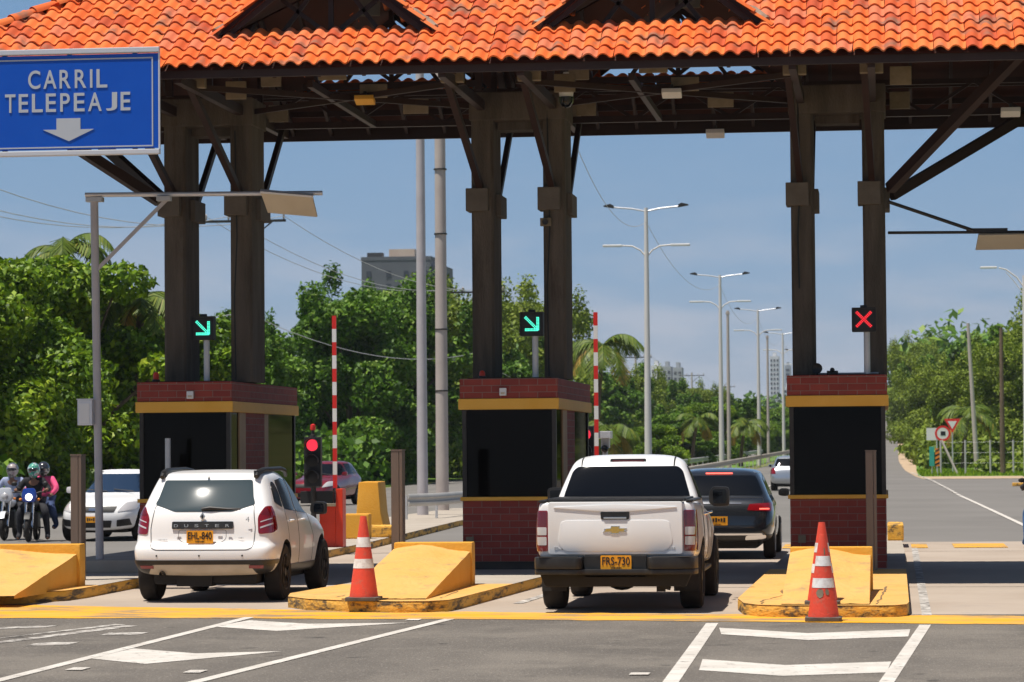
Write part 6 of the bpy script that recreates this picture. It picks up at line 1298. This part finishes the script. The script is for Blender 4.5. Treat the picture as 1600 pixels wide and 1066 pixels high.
# ------------------------------------------------------------------ motorcycles and riders
def skin(verts, edges, rad, root=0, sub=2):
    me = bpy.data.meshes.new('sk'); me.from_pydata(verts, edges, []); o = tmp(me); m = o.modifiers.new('k', 'SKIN'); m.use_smooth_shade = True
    sv = me.skin_vertices[0].data if len(me.skin_vertices) else None
    if sv is None:
        b = bmesh.new(); b.from_mesh(me); b.verts.layers.skin.verify(); b.to_mesh(me); b.free(); sv = me.skin_vertices[0].data
    for i, r in enumerate(rad): sv[i].radius = (r, r); sv[i].use_root = (i in (root if isinstance(root, (list, tuple)) else [root]))
    s = o.modifiers.new('s', 'SUBSURF'); s.levels = s.render_levels = sub; r = apply_mods(o); bpy.data.objects.remove(o); r.materials.clear(); return r
def rider(loc, rz, label, top, legs, helm, pillion=False, arms_up=1.0):
    t = empty('person', loc, rz, label, 'person'); dz = .04 if pillion else 0; H = Vector((0, 0, .84 + dz)); lean = .05 if not pillion else .0
    V, E_, Rr = [], [], []
    def add(p, r, c=None): V.append(tuple(p)); Rr.append(r); i = len(V) - 1; (E_.append((c, i)) if c is not None else None); return i
    pel = add(H, .15); ab_ = add(H + Vector((0, .02 + lean, .17)), .135, pel); chest = add(H + Vector((0, .04 + lean * 2, .36)), .155, ab_); nk = add(H + Vector((0, .05 + lean * 2, .52)), .065, chest); hd = add(H + Vector((0, .08 + lean * 2, .60)), .08, nk); hd2 = add(H + Vector((0, .09 + lean * 2, .70)), .09, hd)
    arm_v = []
    for s in (1, -1):
        sh = add(H + Vector((s * .19, .04 + lean * 2, .45)), .07, chest); el = add(H + Vector((s * .33, .20, .24 + .02)), .05, sh)
        hx_, hy_, hz_ = (s * .33, .52, .26) if not pillion else (s * .24, .36, .12)
        wr = add(H + Vector((hx_, hy_ - .07, hz_ + .01)), .034, el); pm = add(H + Vector((hx_ - s * .01, hy_, hz_)), .038, wr); arm_v.append((sh, el, wr, pm, Vector(V[pm]), s))
    for s in (1, -1):
        hp = add(H + Vector((s * .10, .02, -.03)), .11, pel); kn = add((s * .27, .36, .66 + dz * .4), .075, hp); an = add((s * .30, .20 if not pillion else .12, .16 if not pillion else .36), .045, kn); to = add((s * .32 if not pillion else s * .27, .36 if not pillion else .28, .06 if not pillion else .30), .045, an)
    body = skin(V, E_, [r * .93 for r in Rr], 0); ob = link('body', body, 'skin', t, 60)
    # fingers: five short chains per hand rooted in the palm, curled round the grip
    fm = bmesh.new()
    for sh, el, wr, pm, P, s in arm_v:
        for k in range(5):
            if k < 4: a = P + Vector((s * (-.028 + .018 * k), .02, .012)); L_ = (.075, .085, .08, .06)[k]; pts = [a, a + Vector((0, L_ * .45, .01)), a + Vector((0, L_ * .7, -L_ * .35)), a + Vector((0, L_ * .4, -L_ * .6))]
            else: a = P + Vector((-s * .035, -.01, -.005)); pts = [a, a + Vector((-s * .02, .03, -.015)), a + Vector((-s * .005, .05, -.035))]
            m = skin(pts, [(i, i + 1) for i in range(len(pts) - 1)], [.010, .0095, .009, .008][:len(pts)], 0, 1); fm.from_mesh(m)
    fm.from_mesh(body); fm.to_mesh(body); fm.free(); body.polygons.foreach_set('use_smooth', [True] * len(body.polygons))
    # clothes follow the same skeleton, a little larger
    jv = [pel, ab_, chest, nk] + [i for a in arm_v for i in a[:3]]; mp_ = {v: i for i, v in enumerate(jv)}; je = [(mp_[a], mp_[b]) for a, b in E_ if a in mp_ and b in mp_]
    link('jacket', skin([V[i] for i in jv], je, [Rr[i] * (1.05 if i != nk else .95) + .012 for i in jv], 0), top, ob, 60)
    lvv = [pel] + list(range(len(V) - 8, len(V))); lvv = [i for i in lvv if True]; mp_ = {v: i for i, v in enumerate(lvv)}; le = [(mp_[a], mp_[b]) for a, b in E_ if a in mp_ and b in mp_]
    link('trousers', skin([V[i] for i in lvv], le, [Rr[i] * 1.05 + .01 for i in lvv], 0), legs, ob, 60)
    hc = Vector(V[hd2]) + Vector((0, .0, -.01)); b = MB(); b.ball((hc.x, hc.y - .01, hc.z), .135, .155, .15, 12); b.tube([(hc.x, hc.y + .06, hc.z - .09), (hc.x, hc.y + .12, hc.z - .10)], [.10, .06], 10); hl = b.build('helmet', helm, ob, smooth=60)
    b = MB(); b.ball((hc.x, hc.y + .035, hc.z - .0), .118, .130, .062, 10); b.build('visor', 'visor', hl, smooth=60)
    return t
def motorcycle(loc, rz, label, paint, fairing, lit=True):
    t = empty('motorcycle', loc, rz, label, 'motorcycle', 'motorcycles')
    for y, nm in ((.68, 'front'), (-.60, 'rear')):
        b = MB(); b.lathe([(.21, -.04), (.27, -.05), (.295, -.03), (.305, 0), (.295, .03), (.27, .05), (.21, .04)], 32, axis='x', capped=False); w_ = b.build('wheel', 'rubber', t, smooth=40); w_.location = (0, y, .305)
        b = MB(); b.lathe([(.215, -.03), (.20, -.02), (.20, .02), (.215, .03)], 28, axis='x', capped=False); b.lathe([(.04, -.06), (.04, .06)], 12, axis='x')
        for k in range(6): b.box(-.012, .012, .03, .205, -.015, .015, Matrix.Rotation(k * math.pi / 3, 4, 'X'))
        b.build('rim', 'steel_dark', w_, smooth=30)
    b = MB()
    for s in (1, -1): b.tube([(s * .075, .68, .305), (s * .075, .50, .78), (s * .07, .44, .95)], .022, 8)
    b.tube([(-.07, .44, .95), (.07, .44, .95)], .02, 8); b.build('fork', 'chrome', t, smooth=40)
    b = MB(); b.tube([(-.34, .40, 1.05), (-.22, .43, 1.06), (0, .44, .98), (.22, .43, 1.06), (.34, .40, 1.05)], .015, 8); b.build('handlebar', 'steel_dark', t, smooth=50)
    b = MB()
    for s in (1, -1): b.tube([(s * .24, .42, 1.06), (s * .30, .44, 1.2)], .008, 6); b.ball((s * .33, .44, 1.23), .065, .015, .045, 8)
    b.build('mirror', 'trim_black', t, smooth=50)
    b = MB(); b.prism(round_poly([(-.13, .84), (.13, .84), (.17, .98), (.12, 1.14), (-.12, 1.14), (-.17, .98)], .05), .46, .60, 'y'); b.build('headlight_fairing', fairing, t, bevel=.03, smooth=50)
    MB().lathe([(.075, .61), (.06, .625), (.001, .63)], 20, (0, 0, .95), 'y').build('headlight', 'head_lit' if lit else 'lens_clear', t, smooth=50)
    for s in (1, -1): MB().ball((s * .19, .50, .90), .035, .05, .03, 8).build('indicator', 'orange_plain', t, smooth=60)
    b = MB(); b.lathe([(.33, -.06), (.335, 0), (.33, .06)], 32, axis='x', capped=False); me = b.mesh('f'); bm = bmesh.new(); bm.from_mesh(me); bmesh.ops.delete(bm, geom=[v for v in bm.verts if v.co.z < .16], context='VERTS'); bm.to_mesh(me); bm.free(); o = link('mudguard', me, paint, t, 60); o.location = (0, .68, .305)
    b = MB(); b.ball((0, .16, .82), .15, .27, .13, 10); b.build('tank', paint, t, smooth=60)
    b = MB(); b.box(-.13, .13, -.62, -.05, .74, .82); b.build('seat', 'rubber', t, bevel=.04, smooth=50)
    b = MB(); b.box(-.14, .14, -.10, .28, .26, .62); b.tube([(.16, .2, .35), (.18, -.1, .25), (.2, -.7, .34)], .04, 10); b.build('engine', 'steel_dark', t, bevel=.03, smooth=40)
    b = MB(); b.tube([(0, .42, .82), (0, .1, .62), (0, -.3, .62), (0, -.6, .305)], .035, 8); b.tube([(0, .42, .8), (0, .25, .35), (0, -.1, .3)], .03, 8); b.box(-.24, .24, .02, .06, .28, .31); b.build('frame', 'trim_black', t, smooth=40)
    b = MB(); b.prism(round_poly([(-.75, .72), (-.35, .66), (-.35, .80), (-.80, .88)], .04), -.11, .11, 'x'); b.build('tail_cowl', paint, t, bevel=.02, smooth=50)
motorcycle((-18.12, 64.0, 0), R(188), 'motorcycle with blue headlamp cowl and lit lamp, nearer of the two at far left', 'matt_black', 'bike_blue')
rider((-18.12, 64.2, 0), R(186), 'motorcyclist in black jacket and colourful helmet, facing the camera', 'cloth_black', 'cloth_dark', 'helmet_bright')
rider((-18.03, 64.60, -.02), R(180), 'pillion passenger in bright pink top behind the black-jacketed rider', 'cloth_pink', 'cloth_jeans', 'helmet_dark', True)
motorcycle((-18.98, 65.3, 0), R(184), 'white-fronted motorcycle at the left edge of the picture', 'bike_white', 'bike_white', False)
rider((-18.96, 65.5, 0), R(184), 'motorcyclist in grey-blue top and grey helmet at the left edge', 'cloth_grey', 'cloth_dark', 'helmet_grey')
motorcycle((2.86, 57.4, 0), R(6), 'dark motorcycle cut off by the right edge of the picture', 'matt_black', 'matt_black', False)
rider((2.86, 57.2, 0), R(6), 'motorcyclist in blue jeans cut off by the right edge of the picture', 'cloth_dark', 'cloth_blue', 'helmet_dark')
